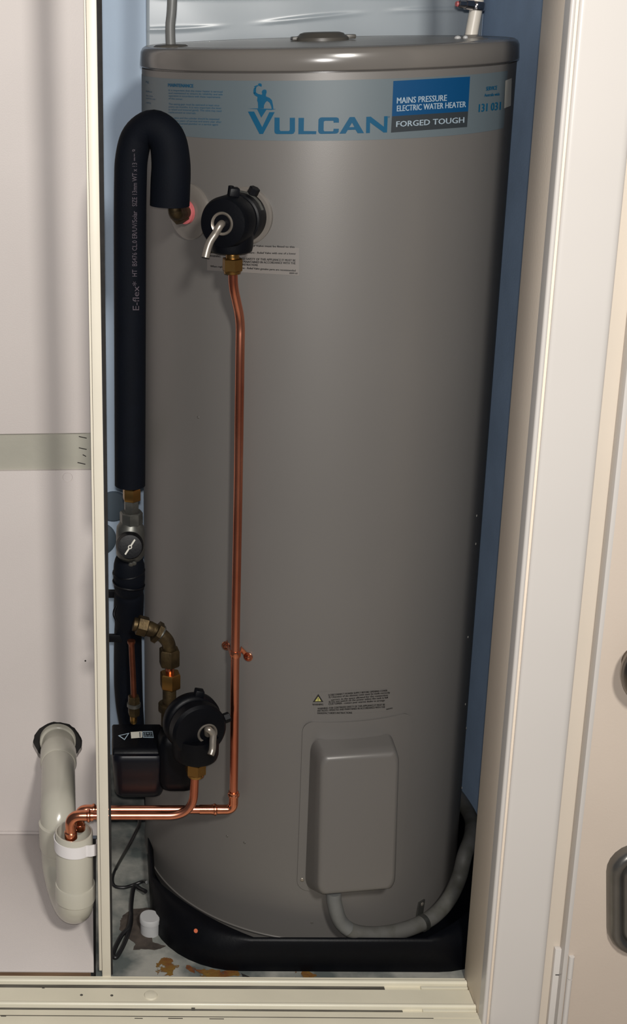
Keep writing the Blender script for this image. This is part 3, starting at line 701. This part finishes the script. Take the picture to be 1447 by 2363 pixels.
# lower valve and its drain
n2 = Vector((.30, -.954, 0)).normalized()
B0 = onY(436, 1654, -.300)
v2, spa2 = valve(None, B0, n2, .052, .0495, 'expansion_valve', 'black shelled expansion valve with a steel lever low beside the pump', (478, 1692), [(480, 1683), (491, 1694), (491, 1712), (490, 1730), (486, 1742)], [(460, 1598, .3), (522, 1656, .8)], plate=False)
Y2 = -.338
c = onY(452, 1742, Y2)
brass_union(v2, 452, 1742, 1790, Y2, .019)
d2 = thing('copper_drain_pipe', (c.x, Y2, onY(450, 1880, Y2).z), 'short copper drain pipe bending left from the lower black valve', 'pipe')
zH2 = onY(350, 1882, Y2).z
q0 = onY(450, 1776, Y2); xl2 = onY(210, 1880, Y2).x; xd2 = onY(163, 1900, Y2).x
build('bent_run', *tube(fillet([q0, (q0.x-.003, Y2, zH2), (xl2, Y2, zH2)], .055, 18), .0077, 28), M['copper'], d2)
build('end_elbow', *tube(fillet([(xl2+.004, Y2, zH2), (xd2, Y2, zH2), (xd2, Y2, zH2-.048)], .026, 12), .0100, 28), M['copperfit'], d2)
build('press_ring', *lathe((xl2-.008, Y2, zH2), (1, 0, 0), [(0, .0100), (.002, .0124), (.005, .0124), (.007, .0100)], 28), M['copperfit'], d2)
build('press_ring', *lathe((xd2, Y2, zH2-.032), (0, 0, -1), [(0, .0100), (.002, .0118), (.014, .0118), (.016, .009)], 28), M['copperfit'], d2)

# ---------------------------------------------------------------- grey drain trap (left compartment)
YT = -.322; Rp = .0345
ct = onY(171, 1932, YT); tpx = ct.x; ztop = onY(171, 1945, YT-Rp).z+.0
pv = thing('drain_trap', (tpx, YT, -.02), 'grey plastic waste trap with an open upright mouth left of the post', 'pipe')
YR = YT+.125; xr_ = onY(133, 1850, YR).x
zbend = onY(150, 2155, YT-.01).z+Rp*.9
zs = zbend+.045
zst = hc.z-.0
# stub from the wall, elbow, rear leg
stub = fillet([(hc.x, LW+.06, zst), (xr_, YR, zst-.003), (xr_, YR, zs-.0)], .055, 14)
build('rear_leg', *tube(stub, Rp, 40), M['pvc'], pv, sharp=60)
build('wall_socket', *lathe((hc.x, LW+.055, zst), (0, -1, 0), [(0, Rp+.004), (.05, Rp+.004), (.0525, Rp+.002), (.053, Rp)], 40), M['pvc'], pv)
build('elbow_socket', *lathe((hc.x+(xr_-hc.x)*.3, LW-.030, zst-.001), Vector((xr_-hc.x, YR-LW, 0)), [(0, Rp), (.001, Rp+.003), (.045, Rp+.0032), (.05, Rp+.001)], 40), M['pvc'], pv)
build('leg_socket', *lathe((xr_, YR, zs+.075), (0, 0, -1), [(0, Rp), (.001, Rp+.0035), (.052, Rp+.0035), (.06, Rp+.001)], 40), M['pvc'], pv)
# U bend from rear leg to front leg
ub = []
for k in range(25):
    a = PI*k/24; mx = (xr_+tpx)/2; my = (YR+YT)/2; hx_ = (xr_-tpx)/2; hy = (YR-YT)/2
    ub.append((mx+hx_*math.cos(a), my+hy*math.cos(a), zs-(zs-zbend+.0)*math.sin(a)**.9))
build('u_bend', *tube([(xr_, YR, zs+.02)]+ub+[(tpx, YT, zs+.02)], Rp, 40), M['pvc'], pv, sharp=60)
zc = onY(171, 2062, YT-Rp).z
build('front_socket', *lathe((tpx, YT, zs-.005), (0, 0, 1), [(0, Rp), (.003, Rp+.003), (zc-zs-.001, Rp+.0032), (zc-zs+.003, Rp+.002), (zc-zs+.0035, Rp-.001)], 48), M['pvc'], pv)
ri = Rp-.0028; zt2 = onY(171, 1944, YT-Rp).z
build('mouth', *lathe((tpx, YT, zc-.01), (0, 0, 1), [(0, Rp), (zt2-zc+.009, Rp), (zt2-zc+.010, Rp-.0005), (zt2-zc+.010, ri), (zt2-zc-.08, ri), (zt2-zc-.08, .0001)], 56, capb=False), M['pvc'], pv, sharp=50)
# strap screwed to the post
zsA = onY(150, 1969, YT-Rp).z
sc = thing('strap_clip', (tpx, YT-Rp, zsA), 'white plastic strap around the trap mouth, fixed to the post', 'strap')
arcp = [(tpx+(Rp+.0022)*math.cos(math.radians(a)), YT+(Rp+.0022)*math.sin(math.radians(a)), zsA) for a in range(150, 311, 8)]
pxs = xl[0]-.0016
arcp += [(tpx+.030, YT-.0305, zsA+.002), (tpx+.037, YT-.031, zsA+.004), (pxs-.002, YT-.029, zsA+.003), (pxs, YT-.022, zsA), (pxs, YT-.006, zsA-.002)]
arcp = [arcp[0]]+smoothpath(arcp[1:], 3)
build('band', *strap(arcp, .0235, .0016), M['strap'], sc, sharp=60)
build('screw', *lathe((pxs-.001, YT-.016, zsA-.014), (-1, 0, 0), [(0, .004), (.002, .003), (.003, .001)], 12), M['steel'], sc)

# ---------------------------------------------------------------- insulated hot line: foam hook
fm = thing('foam_insulated_pipe', (onY(300, 1120, -.235).x, -.235, onY(300, 1120, -.235).z), 'black foam wrapped pipe hooking over beside the label band', 'pipe')
YF = -.235
A = lambda x, y, Y=YF: onY(x, y, Y)
PO = cyl(437, 488); no = Vector((PO.x, PO.y, 0)).normalized()
EB = PO+no*.040
hook = [A(300, 1119), A(300, 1095), A(300, 900), A(300, 700), A(300, 520), A(301, 420), A(304, 362), A(318, 315), A(352, 294, -.242), A(384, 320, -.25), A(394, 372, -.255), A(393, 430, -.258), A(391.5, 474, -.258)]
hp = smoothpath(hook, 6)
rads = []
for p in hp:
    rads.append(.0268)
m_ = len(rads)
ts = [i/(m_-1) for i in range(m_)]
i0 = 8*6
for i in range(m_):
    if i > i0-6: rads[i] = .0268+min(1, (i-i0+6)/22)*.0055
    if i < 3: rads[i] = (.0215, .0245, .026)[i]
build('foam_sleeve', *tube(hp, rads, 36), M['foam'], fm, sharp=70)
def fs(x, y):
    # foam surface: tube of radius .0268 round the straight leg axis
    ax = A(300, y); d = ray(x, y); o_ = CAM-Vector((ax.x, YF, 0)); a = d.x**2+d.y**2; b = o_.x*d.x+o_.y*d.y; c_ = o_.x**2+o_.y**2-.0274**2
    D = max(b*b-a*c_, 0); return CAM+d*((-b-math.sqrt(D))/a)
def vtext(s, x, y0, y1, h): return (s, (x, y0), (x, y1), (x-h, y0))
text_print('foam_lettering', [vtext('E-flex*', 321, 716, 650, 15), vtext('HT  BS476 CL.0 ER/UV/Solar', 316, 638, 487, 11), vtext('SIZE 13mm WT x 13 mm B', 316, 476, 344, 11)], fs, M['foamink'], fm)
# brass elbow into the tank
eo = A(409, 492, -.262)
E0 = A(403, 470, -.258); E1 = A(404, 493, -.258)
build('brass_elbow', *tube(fillet([E0, E1, PO+no*.002], .012, 8), .0115, 24), M['oldbrass'], fm)
build('elbow_nut', *hexnut(PO+no*.014, no, .016, .0185), M['oldbrass'], fm)
build('pink_tape', *lathe(PO+no*.004, no, [(0, .017), (.002, .020), (.008, .020), (.010, .017)], 28), M['pink'], fm)
build('mounting_flange', *lathe(PO-no*.003, no, [(0, .047), (.006, .047), (.008, .044), (.0085, .03)], 48), M['flange'], fm, label='clear round plate against the casing')

# ---------------------------------------------------------------- tempering valve under the foam
up = Vector((0, 0, 1))
b = A(303, 1122); tv = thing('tempering_valve', (b.x, YF, A(303, 1300).z), 'dull plated mixing valve with a black dial and white pointer', 'valve')
def seg(name, px, y0, y1, r, m, par, k=32, Y=YF, hexa=False, prof=None):
    a = onY(px, y0, Y); c_ = onY(px, y1, Y); Ln = a.z-c_.z; a = Vector((c_.x+(a.x-c_.x)*.5, Y, a.z))
    if prof is None: prof = [(0, r*.9), (Ln*.08, r), (Ln*.92, r), (Ln, r*.9)]
    else: prof = [(Ln*t, r*q) for t, q in prof]
    return build(name, *lathe(a, -up, prof, 6 if hexa else k), M[m], par)
seg('pipe_stub', 303, 1112, 1130, .012, 'oldbrass', tv)
seg('brass_nut', 304, 1126, 1154, .0165, 'brass', tv, hexa=True)
seg('plated_nipple', 303, 1152, 1184, .0135, 'greymetal', tv, hexa=True)
seg('ring_nut', 303, 1180, 1208, .0205, 'greymetal', tv, k=8)
seg('valve_body', 301, 1204, 1296, .0255, 'greymetal', tv, prof=[(0, .7), (.12, .95), (.3, 1), (.8, 1), (1, .6)])
dc = onY(300, 1262, YF-.055); dn = Vector((0, -1, 0)); dn = Vector((0, -.96, .28)).normalized()
base = dc-dn*.040
build('dial', *lathe(base, dn, [(0, .022), (.012, .0245), (.022, .0235), (.024, .0225), (.036, .0222), (.040, .0205), (.041, .012), (.041, .0002)], 40), M['black'], tv)
tp = base+dn*.042
sx_ = Vector((1, 0, 0)); sz_ = dn.cross(sx_)*-1 if dn.cross(sx_).z < 0 else dn.cross(sx_)
ang = math.radians(56); e1 = sx_*math.cos(ang)+sz_*math.sin(ang); e2 = -sx_*math.sin(ang)+sz_*math.cos(ang)
bv = [tp+e1*a_+e2*b_+dn*c_ for c_ in (-.001, .0006) for a_, b_ in ((-.0155, -.0014), (.0155, -.0014), (.0155, .0014), (-.0155, .0014))]
build('pointer', *merge((bv, box((0,0,0),(1,1,1))[1]), lathe(tp-dn*.001, dn, [(0, .0036), (.0018, .0036)], 16)), M['sticker'], tv)
build('pointer_hub', *lathe(tp, dn, [(0, .0019), (.0016, .0019)], 14), M['black'], tv)
for px, py in ((309, 1296), (302, 1299)): 
    q = onY(px, py, YF-.02); build('grub_screw', *lathe(q, Vector((0, -1, -.2)), [(0, .005), (.006, .0045), (.007, .002)], 8), M['greymetal'], tv)

# lower foam run with wrapped bulges
lf = thing('foam_insulated_pipe', (A(297, 1690).x, YF, A(297, 1690).z), 'lumpy black foam wrapped pipe running from the dial valve to the pump', 'pipe')
fp = [(299, 1288, .024), (298, 1302, .0275), (298, 1330, .0285), (298, 1352, .0275), (298, 1362, .0245), (298, 1372, .027), (297, 1400, .0275), (297, 1420, .027), (296, 1440, .025), (295, 1470, .0255), (295, 1520, .0265), (296, 1580, .027), (299, 1630, .026), (304, 1672, .024), (306, 1700, .022)]
pp = smoothpath([A(x, y, YF+.075*min(1, max(0, (y-1330)/200))) for x, y, r in fp], 4); rr = []
for i in range(len(fp)-1):
    for k in range(4): t = k/4; rr.append(fp[i][2]*(1-t)+fp[i+1][2]*t)
rr.append(fp[-1][2])
build('foam_sleeve', *tube(pp, rr, 32), M['foam'], lf, sharp=80)
for (yy_, tl2) in ((1318, .1), (1345, -.15)):
    c_ = A(297, yy_); rg = [(c_.x+.0282*math.cos(a), YF+.0282*math.sin(a), c_.z+.004*math.sin(a+tl2*9)) for a in [2*PI*k/24 for k in range(25)]]
    build('cable_tie', *tube(rg, .0016, 6, caps=False), M['black'], lf)
for dx in (0, .0035):
    lo = [(A(266, 1392+k*22).x+dx-.004*math.sin(PI*k/1.5), YF-.012, A(266, 1392+k*22).z) for k in (0, .4, .8, 1.1, 1.5)]
    build('tie_tail', *tube(smoothpath(lo, 4), .0011, 6), M['black'], lf)
# wall brackets behind the foam
for i, (y, h, lab_) in enumerate(((1472, 9, 'black bar bracket level with the brass elbow'), (1370, 9, 'black stub bracket above the bar bracket'))):
    c_ = onY(255, y, .20) if False else onY(255, y, YF+.03)
    tag(build('wall_bracket', *box((c_.x-.006, YF+.026, c_.z-h*.0008), (c_.x+.022, YF+.034, c_.z+h*.0008)), M['black'], bevel=.001), ('lower black bracket arm left of the foam pipe, level with the brass elbow', 'upper short black bracket arm left of the foam pipe, below the dial')[i], 'bracket')

for k, (px, py, rr_) in enumerate(((262, 1168, .036), (228, 1243, .040))):  # two dark grey discs added on the back wall left of the foam
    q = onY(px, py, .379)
    tag(build('wall_disc', *lathe((q.x, .3795, q.z), (0, -1, 0), [(0, rr_), (.004, rr_), (.007, rr_*.92), (.008, rr_*.5)], 36), M['greydisc']), ('dark grey round disc on the back wall, the higher one beside the brass nut', 'dark grey round disc on the back wall, the lower one beside the dial')[k], 'plate')
# brass elbows and tee
YE = -.245
ea = thing('brass_elbow_run', (onY(390, 1680, YE).x, YE, onY(390, 1680, YE).z), 'tarnished brass elbow and tee assembly above the lower valve', 'fitting')
E = lambda x, y, Y=YE: onY(x, y, Y)
build('elbow_run', *tube(fillet([E(308, 1440), E(345, 1448), E(372, 1463), E(390, 1482), E(391, 1530)], .02, 8), .0125, 22), M['oldbrass'], ea)
build('left_nut', *hexnut(E(316, 1441), (E(345, 1450)-E(308, 1440)), .020, .0185), M['oldbrass'], ea)
build('olive', *lathe(E(338, 1448), (E(372, 1463)-E(338, 1448)), [(0, .0135), (.006, .0145), (.012, .0135)], 24), M['oldbrass'], ea)
build('lock_nut', *hexnut(E(358, 1456), (E(382, 1470)-E(358, 1456)), .010, .0205), M['oldbrass'], ea)
build('plated_ring', *lathe(E(366, 1460), (E(384, 1474)-E(366, 1460)), [(0, .017), (.003, .0175), (.005, .016)], 24), M['greymetal'], ea)
seg('elbow_nut', 391, 1497, 1535, .0195, 'oldbrass', ea, hexa=True, Y=YE)
seg('copper_stub', 392, 1528, 1560, .0080, 'copper', ea, Y=YE)
seg('compression_nut', 393, 1552, 1586, .0195, 'brass', ea, hexa=True, Y=YE)
seg('tee_body', 391, 1584, 1650, .0125, 'oldbrass', ea, Y=YE)
seg('tee_ring', 386, 1622, 1640, .0165, 'oldbrass', ea, Y=YE)
seg('lower_stub', 385, 1640, 1700, .0105, 'oldbrass', ea, Y=YE)
build('side_branch', *tube([E(393, 1650), E(402, 1654), onY(415, 1655, -.285)], .0115, 20), M['oldbrass'], ea)
# thin copper tube to the pump
ctb = thing('copper_tube', (E(308, 1660).x, YE-.035, E(308, 1660).z), 'thin dark copper tube dropping to the pump top', 'pipe')
Yt = -.222
build('tube_run', *tube(smoothpath([onY(303, 1478, Yt), onY(304, 1500, Yt), onY(307, 1560, Yt), onY(309, 1620, Yt)], 5), [.0075]*3+[.0055]*13, 18), M['darkcopper'], ctb)
seg('tube_nut', 309, 1606, 1650, .0115, 'oldbrass', ctb, hexa=True, Y=Yt)
seg('tube_ring', 309, 1622, 1630, .0128, 'greymetal', ctb, Y=Yt)
seg('brass_tail', 308, 1648, 1668, .0065, 'brass', ctb, Y=Yt)

# ---------------------------------------------------------------- pump
YPf = -.288
pc = onY(318, 1795, YPf); zt_ = onY(318, 1748, YPf).z; zb_ = onY(318, 1846, YPf).z
pu = thing('circulation_pump', (pc.x, YPf+.05, zb_), 'glossy black pump with small stickers on its sloping top', 'pump')
wx0, wx1 = onY(259, 1790, YPf).x, onY(383, 1790, YPf).x
def rbox(cx_, cy_, z0, z1, w, d, r, rings):
    V, F = [], []; pts = rrect(w, d, r); n = len(pts)
    for t, s in rings:
        for x, y in pts: V.append((cx_+x*s, cy_+y*s, z0+(z1-z0)*t))
    for i in range(len(rings)-1):
        for k in range(n): F.append((i*n+k, i*n+(k+1) % n, (i+1)*n+(k+1) % n, (i+1)*n+k))
    F += [tuple(range(n))[::-1], tuple((len(rings)-1)*n+k for k in range(n))]; return V, F
pcx = (wx0+wx1)/2; pw = (wx1-wx0)/2; dpt = .047
build('control_box', *rbox(pcx, YPf+dpt, zb_, zt_, pw, dpt, .018, [(0, .80), (.03, .86), (.12, .92), (.85, 1), (.95, .985), (1, .93)]), M['gloss'], pu, sharp=45)
# sloping terminal lid behind/above
zq = onY(318, 1672, YPf+.085).z
V = []
lid = [(YPf+.012, zt_), (YPf+.020, zt_+.007), (YPf+.088, zq), (YPf+.094, zq-.01), (YPf+.094, zt_-.03), (YPf+.012, zt_-.03)]
build('terminal_lid', *extrudeX(lid, pcx-pw*.98, pcx+pw*.90), M['black'], pu, bevel=.004, seg=3)
nl = Vector((0, -(zq-zt_-.007), .068)).normalized(); PL = Vector((pcx, YPf+.020, zt_+.007))+nl*.0005
ls = lambda off: (lambda x, y: onP(x, y, PL+nl*off, nl))
def q7(pts): return [(250+u/8.512, 1640+v/8.512) for u, v in pts]
print_mesh('triangle_sticker', [{'o': q7([(188,488),(415,435),(320,578)]), 'h': [q7([(228,492),(385,455),(316,555)])]}], ls(.0004), M['paleink'], pu, label='pale triangle outline')
s1 = print_mesh('sticker', [q7([(438,420),(660,405),(664,528),(450,545)])], ls(.0004), M['sticker'], pu)
print_mesh('sticker_panel', [q7([(605,420),(635,418),(640,520),(612,523)])], ls(.0007), M['conduit'], s1)
s2 = print_mesh('sticker', [{'o': q7([(668,405),(870,402),(892,535),(680,528)]), 'h': [q7([(682,417),(860,414),(878,522),(692,516)])]}], ls(.0004), M['paleink'], pu)
text_print('sticker_print', [('CE W 25', q7([(700,470)])[0], q7([(850,466)])[0], q7([(697,430)])[0]), ('IP44 50Hz', q7([(704,505)])[0], q7([(865,508)])[0], q7([(702,482)])[0])], ls(.0006), M['paleink'], s2)
# pump casting to the right and inlet below
cxm = (onY(380, 1780, -.27).x+onY(436, 1780, -.27).x)/2
build('motor_casting', *rbox(cxm, -.265, onY(410, 1838, -.30).z, onY(410, 1705, -.30).z, .034, .030, .016, [(0, .6), (.05, .85), (.2, 1), (.8, 1), (.95, .85), (1, .6)]), M['black'], pu, sharp=60)
build('flange_bridge', *tube([(wx1-.02, YPf+.045, (zb_+zt_)/2), (cxm, -.262, (zb_+zt_)/2)], .028, 24), M['black'], pu)

# ---------------------------------------------------------------- electric conduit under the cover
cdt = thing('conduit', tuple(cyl(772, 2070, R+.03)), 'grey flexible conduit curving from the element cover round the tank', 'conduit')
zmin = .012
cpx = [(770, 2058, .034), (772, 2085, .034), (785, 2125, .032), (812, 2148, .032), (852, 2156, .030), (905, 2152, .028), (955, 2138, .026), (1000, 2114, .025), (1035, 2076, .025), (1059, 2026, .025), (1072, 1975, .027)]
cpts = [cyl(x, y, R+o_) for x, y, o_ in cpx]
e = cpts[-1]; ra = math.hypot(e.x, e.y); a_ = math.atan2(e.y, e.x)
cpts += [Vector((.346*math.cos(a_+k), .349*math.sin(a_+k), e.z+dz)) for k, dz in ((.2, .008), (.5, -.012), (.9, -.02), (1.3, -.02))]
sp = smoothpath(cpts, 7)
build('clean_section', *tube(sp[:20], .0138, 24), M['conduit'], cdt, label='clean grey upper section')
build('dusty_section', *tube(sp[19:], .0142, 24), M['dirty'], cdt, label='dusty section lying along the rim')
q = cyl(972, 2100, R+.012); nv = Vector((q.x, q.y, 0)).normalized(); tv_ = up.cross(nv)
cl = thing('conduit_clip', tuple(q), 'dull metal saddle clip over the conduit low on the tank', 'clip')
q1 = cyl(972, 2087, R+.001); n1 = Vector((q1.x, q1.y, 0)).normalized(); t1 = up.cross(n1)
q2 = cyl(968, 2112, R+.004)
bvv = []
for w_, cpt, th in ((.0085, q1+up*.008, .002), (.0085, q2, .002)):
    for d_ in (-.001, th): bvv += [cpt+t1*w_+n1*d_, cpt-t1*w_+n1*d_]
build('tab', bvv, [(0,1,3,2),(4,6,7,5),(0,4,5,1),(2,3,7,6),(0,2,6,4),(1,5,7,3)], M['greymetal'], cl)
build('screw', *lathe(q1+up*.002, n1, [(0, .0045), (.003, .004), (.004, .002)], 12), M['steel'], cl)
# half hoop over conduit
ic = min(range(len(sp)), key=lambda i: (sp[i]-cyl(975, 2134, R+.026)).length); td = (sp[ic+1]-sp[ic-1]).normalized(); rad_ = (nv-td*nv.dot(td)).normalized(); ot = td.cross(rad_)
hoop = [sp[ic]+(rad_*math.cos(a)+ot*math.sin(a))*.0152 for a in [math.radians(-110+220*k/16) for k in range(17)]]
build('saddle', *strap(hoop, .010, .0014, td), M['greymetal'], cl)

# ---------------------------------------------------------------- on the lid: conduit left, hose right
k0 = onY(394, 97, ey); lc = thing('power_conduit', tuple(k0), 'grey conduit rising from the left of the lid', 'conduit')
pts = [Vector((k0.x, ey, LT+.003)), onY(393, 60, ey), onY(397, 10, ey), onY(399, -120, ey+.005), onY(400, -420, ey+.02)]
pts[4].z = 2.119
build('conduit_run', *tube(smoothpath(pts, 6), .0085, 20), M['conduit'], lc)
yh = -.02; k1 = onY(1086, 98, yh)
hs = thing('white_hose', tuple(k1), 'white hose leaving the right of the lid under a chrome clamp', 'hose')
hpts = [Vector((k1.x, yh, LT+.001)), onY(1089, 72, yh), onY(1095, 40, yh), onY(1101, 5, yh), onY(1106, -60, yh), onY(1104, -300, yh+.03)]; hpts.append(Vector((hpts[-1].x, hpts[-1].y, 2.119)))
build('hose_run', *tube(smoothpath(hpts, 6), .0108, 22), M['hose'], hs)
c_ = onY(1099, 12, yh); dd = (hpts[3]-hpts[1]).normalized()
build('chrome_clamp', *lathe(c_-dd*.008, dd, [(0, .0145), (.002, .0155), (.012, .0155), (.014, .014)], 28), M['chrome'], hs)
build('clamp_housing', *lathe(c_+Vector((-.010, -.012, .001)), Vector((-1, -.2, .08)), [(0, .009), (.012, .009), (.0125, .007), (.024, .0065), (.026, .004)], 18), M['chrome'], hs)
build('clamp_screw', *lathe(c_+Vector((-.036, -.017, .003)), Vector((-1, -.2, .08)), [(0, .005), (.003, .004)], 12), M['pink'], hs)
build('hose_collar', *lathe((k1.x, yh, LT), (0, 0, 1), [(0, .021), (.002, .020), (.004, .0145), (.006, .0112)], 28), M['lid'], hs)
wsp = onZ(1048, 98, LT+.003)
wsp = Vector((onY(1050, 98, -.06).x, -.075, LT+.0015))
nt_ = thing('cable_glands', tuple(wsp), 'two small white glossy drops beside the hose on the lid', 'cap')
for dx, r in ((0, .0055), (.013, .0042)): build('cap_dome', *lathe(wsp+Vector((dx, 0, 0)), up, [(0, r), (.002, r), (.004, r*.7), (.005, r*.1)], 16), M['white'], nt_)

# ---------------------------------------------------------------- floor things
cb = thing('power_cable', tuple(onZ(300, 2048, ZF)), 'black power cable looping on the floor left of the tray', 'cable')
def fl(x, y, h=.004): return onZ(x, y, ZF+h)
path1 = [onY(322, 1890, -.25), onY(318, 1910, -.22), onY(292, 1960, -.20)]
path1[2].z = max(path1[2].z, ZF+.02)
path1 += [fl(270, 2000, .010), fl(260, 2025, .006), fl(264, 2044, .005), fl(285, 2048, .005), fl(305, 2043, .005), fl(330, 2034, .012), fl(339, 2036, .035)]
build('cable_run', *tube(smoothpath(path1, 8), .0033, 14), M['cable'], cb)
path2 = [fl(336, 2057, .02), fl(322, 2050, .012), fl(312, 2044, .012), fl(307, 2056, .010), fl(303, 2090, .009), fl(302, 2130, .009), fl(290, 2170, .008), fl(272, 2205, .006), fl(263, 2208, .006), fl(263, 2195, .006), fl(280, 2160, .008), fl(297, 2140, .012), fl(303, 2110, .016)]
build('cable_loop', *tube(smoothpath(path2, 8), .0042, 14), M['cable'], cb)
lpz = [cyl(355, 2022, R+.02), cyl(382, 2032, R+.024), cyl(399, 2056, R+.026), cyl(408, 2078, R+.026)]
for p in lpz: p.z = max(p.z, .047)
# white capped stub in a broken-out hole
wc = onZ(344, 2140, ZF); 
wc = Vector((onZ(347, 2166, ZF).x, onZ(347, 2166, ZF).y+.020, ZF))
wp = thing('capped_pipe_stub', tuple(wc), 'white capped pipe stub standing in a broken hole beside the tray', 'pipe')
build('stub', *lathe(wc, up, [(-.002, .0185), (.024, .0185)], 32), M['white'], wp)
build('stub_cap', *lathe(wc+up*.024, up, [(0, .0198), (.010, .0198), (.012, .0185), (.0122, .001)], 32), M['white'], wp)
def blob(name, poly, z, m, lab, cat, th=.0012, jit=2.5, sub=5):
    pts = []
    for i in range(len(poly)):
        a = poly[i]; b = poly[(i+1) % len(poly)]
        for k in range(sub):
            t = k/sub; pts.append((a[0]+(b[0]-a[0])*t+random.uniform(-jit, jit), a[1]+(b[1]-a[1])*t+random.uniform(-jit, jit)*.7))
    lo = [onZ(x, y, z) for x, y in pts]; hi = [p+up*th for p in lo]; n = len(pts)
    c = sum(hi, Vector())/n
    V = lo+hi; F = [(i, (i+1) % n, n+(i+1) % n, n+i) for i in range(n)]
    bm = bmesh.new(); vs = [bm.verts.new(p) for p in V]
    for f in F: bm.faces.new([vs[i] for i in f])
    bmesh.ops.triangle_fill(bm, edges=[e for e in bm.edges if all(v.index == -1 or True for v in e.verts) and all(v.co.z > z+th*.5 for v in e.verts)], use_beauty=True)
    me = bpy.data.meshes.new(name); bm.to_mesh(me); bm.free()
    o = link(name, me, m, None, smooth=False); return tag(o, lab, cat)
blob('broken_hole', [(284,2112),(308,2098),(345,2095),(352,2112),(352,2175),(384,2184),(362,2192),(330,2190),(308,2192),(312,2178),(292,2162),(276,2145),(278,2125)], ZF, M['hole'], 'ragged dark broken hole around the white stub', 'hole', jit=1.2, th=.0008)
blob('rust_stain', [(362,2225),(372,2212),(392,2207),(402,2222),(418,2228),(400,2238),(398,2250),(368,2254),(360,2240)], ZF, M['rust'], 'orange brown rust stain nearest the white capped stub', 'stain', th=.0006)
blob('rust_stain', [(432,2228),(455,2236),(500,2238),(550,2240),(556,2250),(520,2256),(470,2256),(450,2246),(430,2236)], ZF, M['rust'], 'long olive and brown rust stain along the tray front', 'stain', th=.0006)
blob('rust_stain', [(684,2242),(694,2246),(704,2238),(716,2244),(730,2252),(712,2258),(684,2258),(678,2250)], ZF, M['rust'], 'small orange rust stain below the middle of the tray', 'stain', th=.0006)
blob('paint_flake', [(556,2246),(566,2250),(578,2256),(560,2254)], ZF, M['void'], 'dark flake right of the long rust stain', 'debris', th=.0006, jit=.8, sub=3)
# little copper disc on the tray shoulder
q = onY(452, 2148, TY+.034)
for (px, py, r, m, lab_) in ((452, 2148, .0042, 'disc', 'tiny copper disc stuck on the black tray corner'),):
    # find the tray surface by stepping along the ray
    bpy.context.view_layer.update()
    d = ray(px, py).normalized(); hit, loc, nrm, idx = tray.ray_cast(CAM, d)
    if hit: tag(build('copper_disc', *lathe(loc-nrm*.0005, nrm, [(0, r), (.0015, r*.9)], 16), M[m]), lab_, 'disc')

# groups of look-alikes
for o in COL.objects:
    if o.parent or 'label' not in o: continue
    g = {'copper_drain_pipe': 'copper drain pipes', 'foam_insulated_pipe': 'black foam insulated pipes', 'rust_stain': 'rust stains on the cupboard floor', 'wall_disc': 'round discs on the back wall',
         'wall_bracket': 'black wall bracket arms'}.get(o.name.split('.')[0])
    if g: o['group'] = g
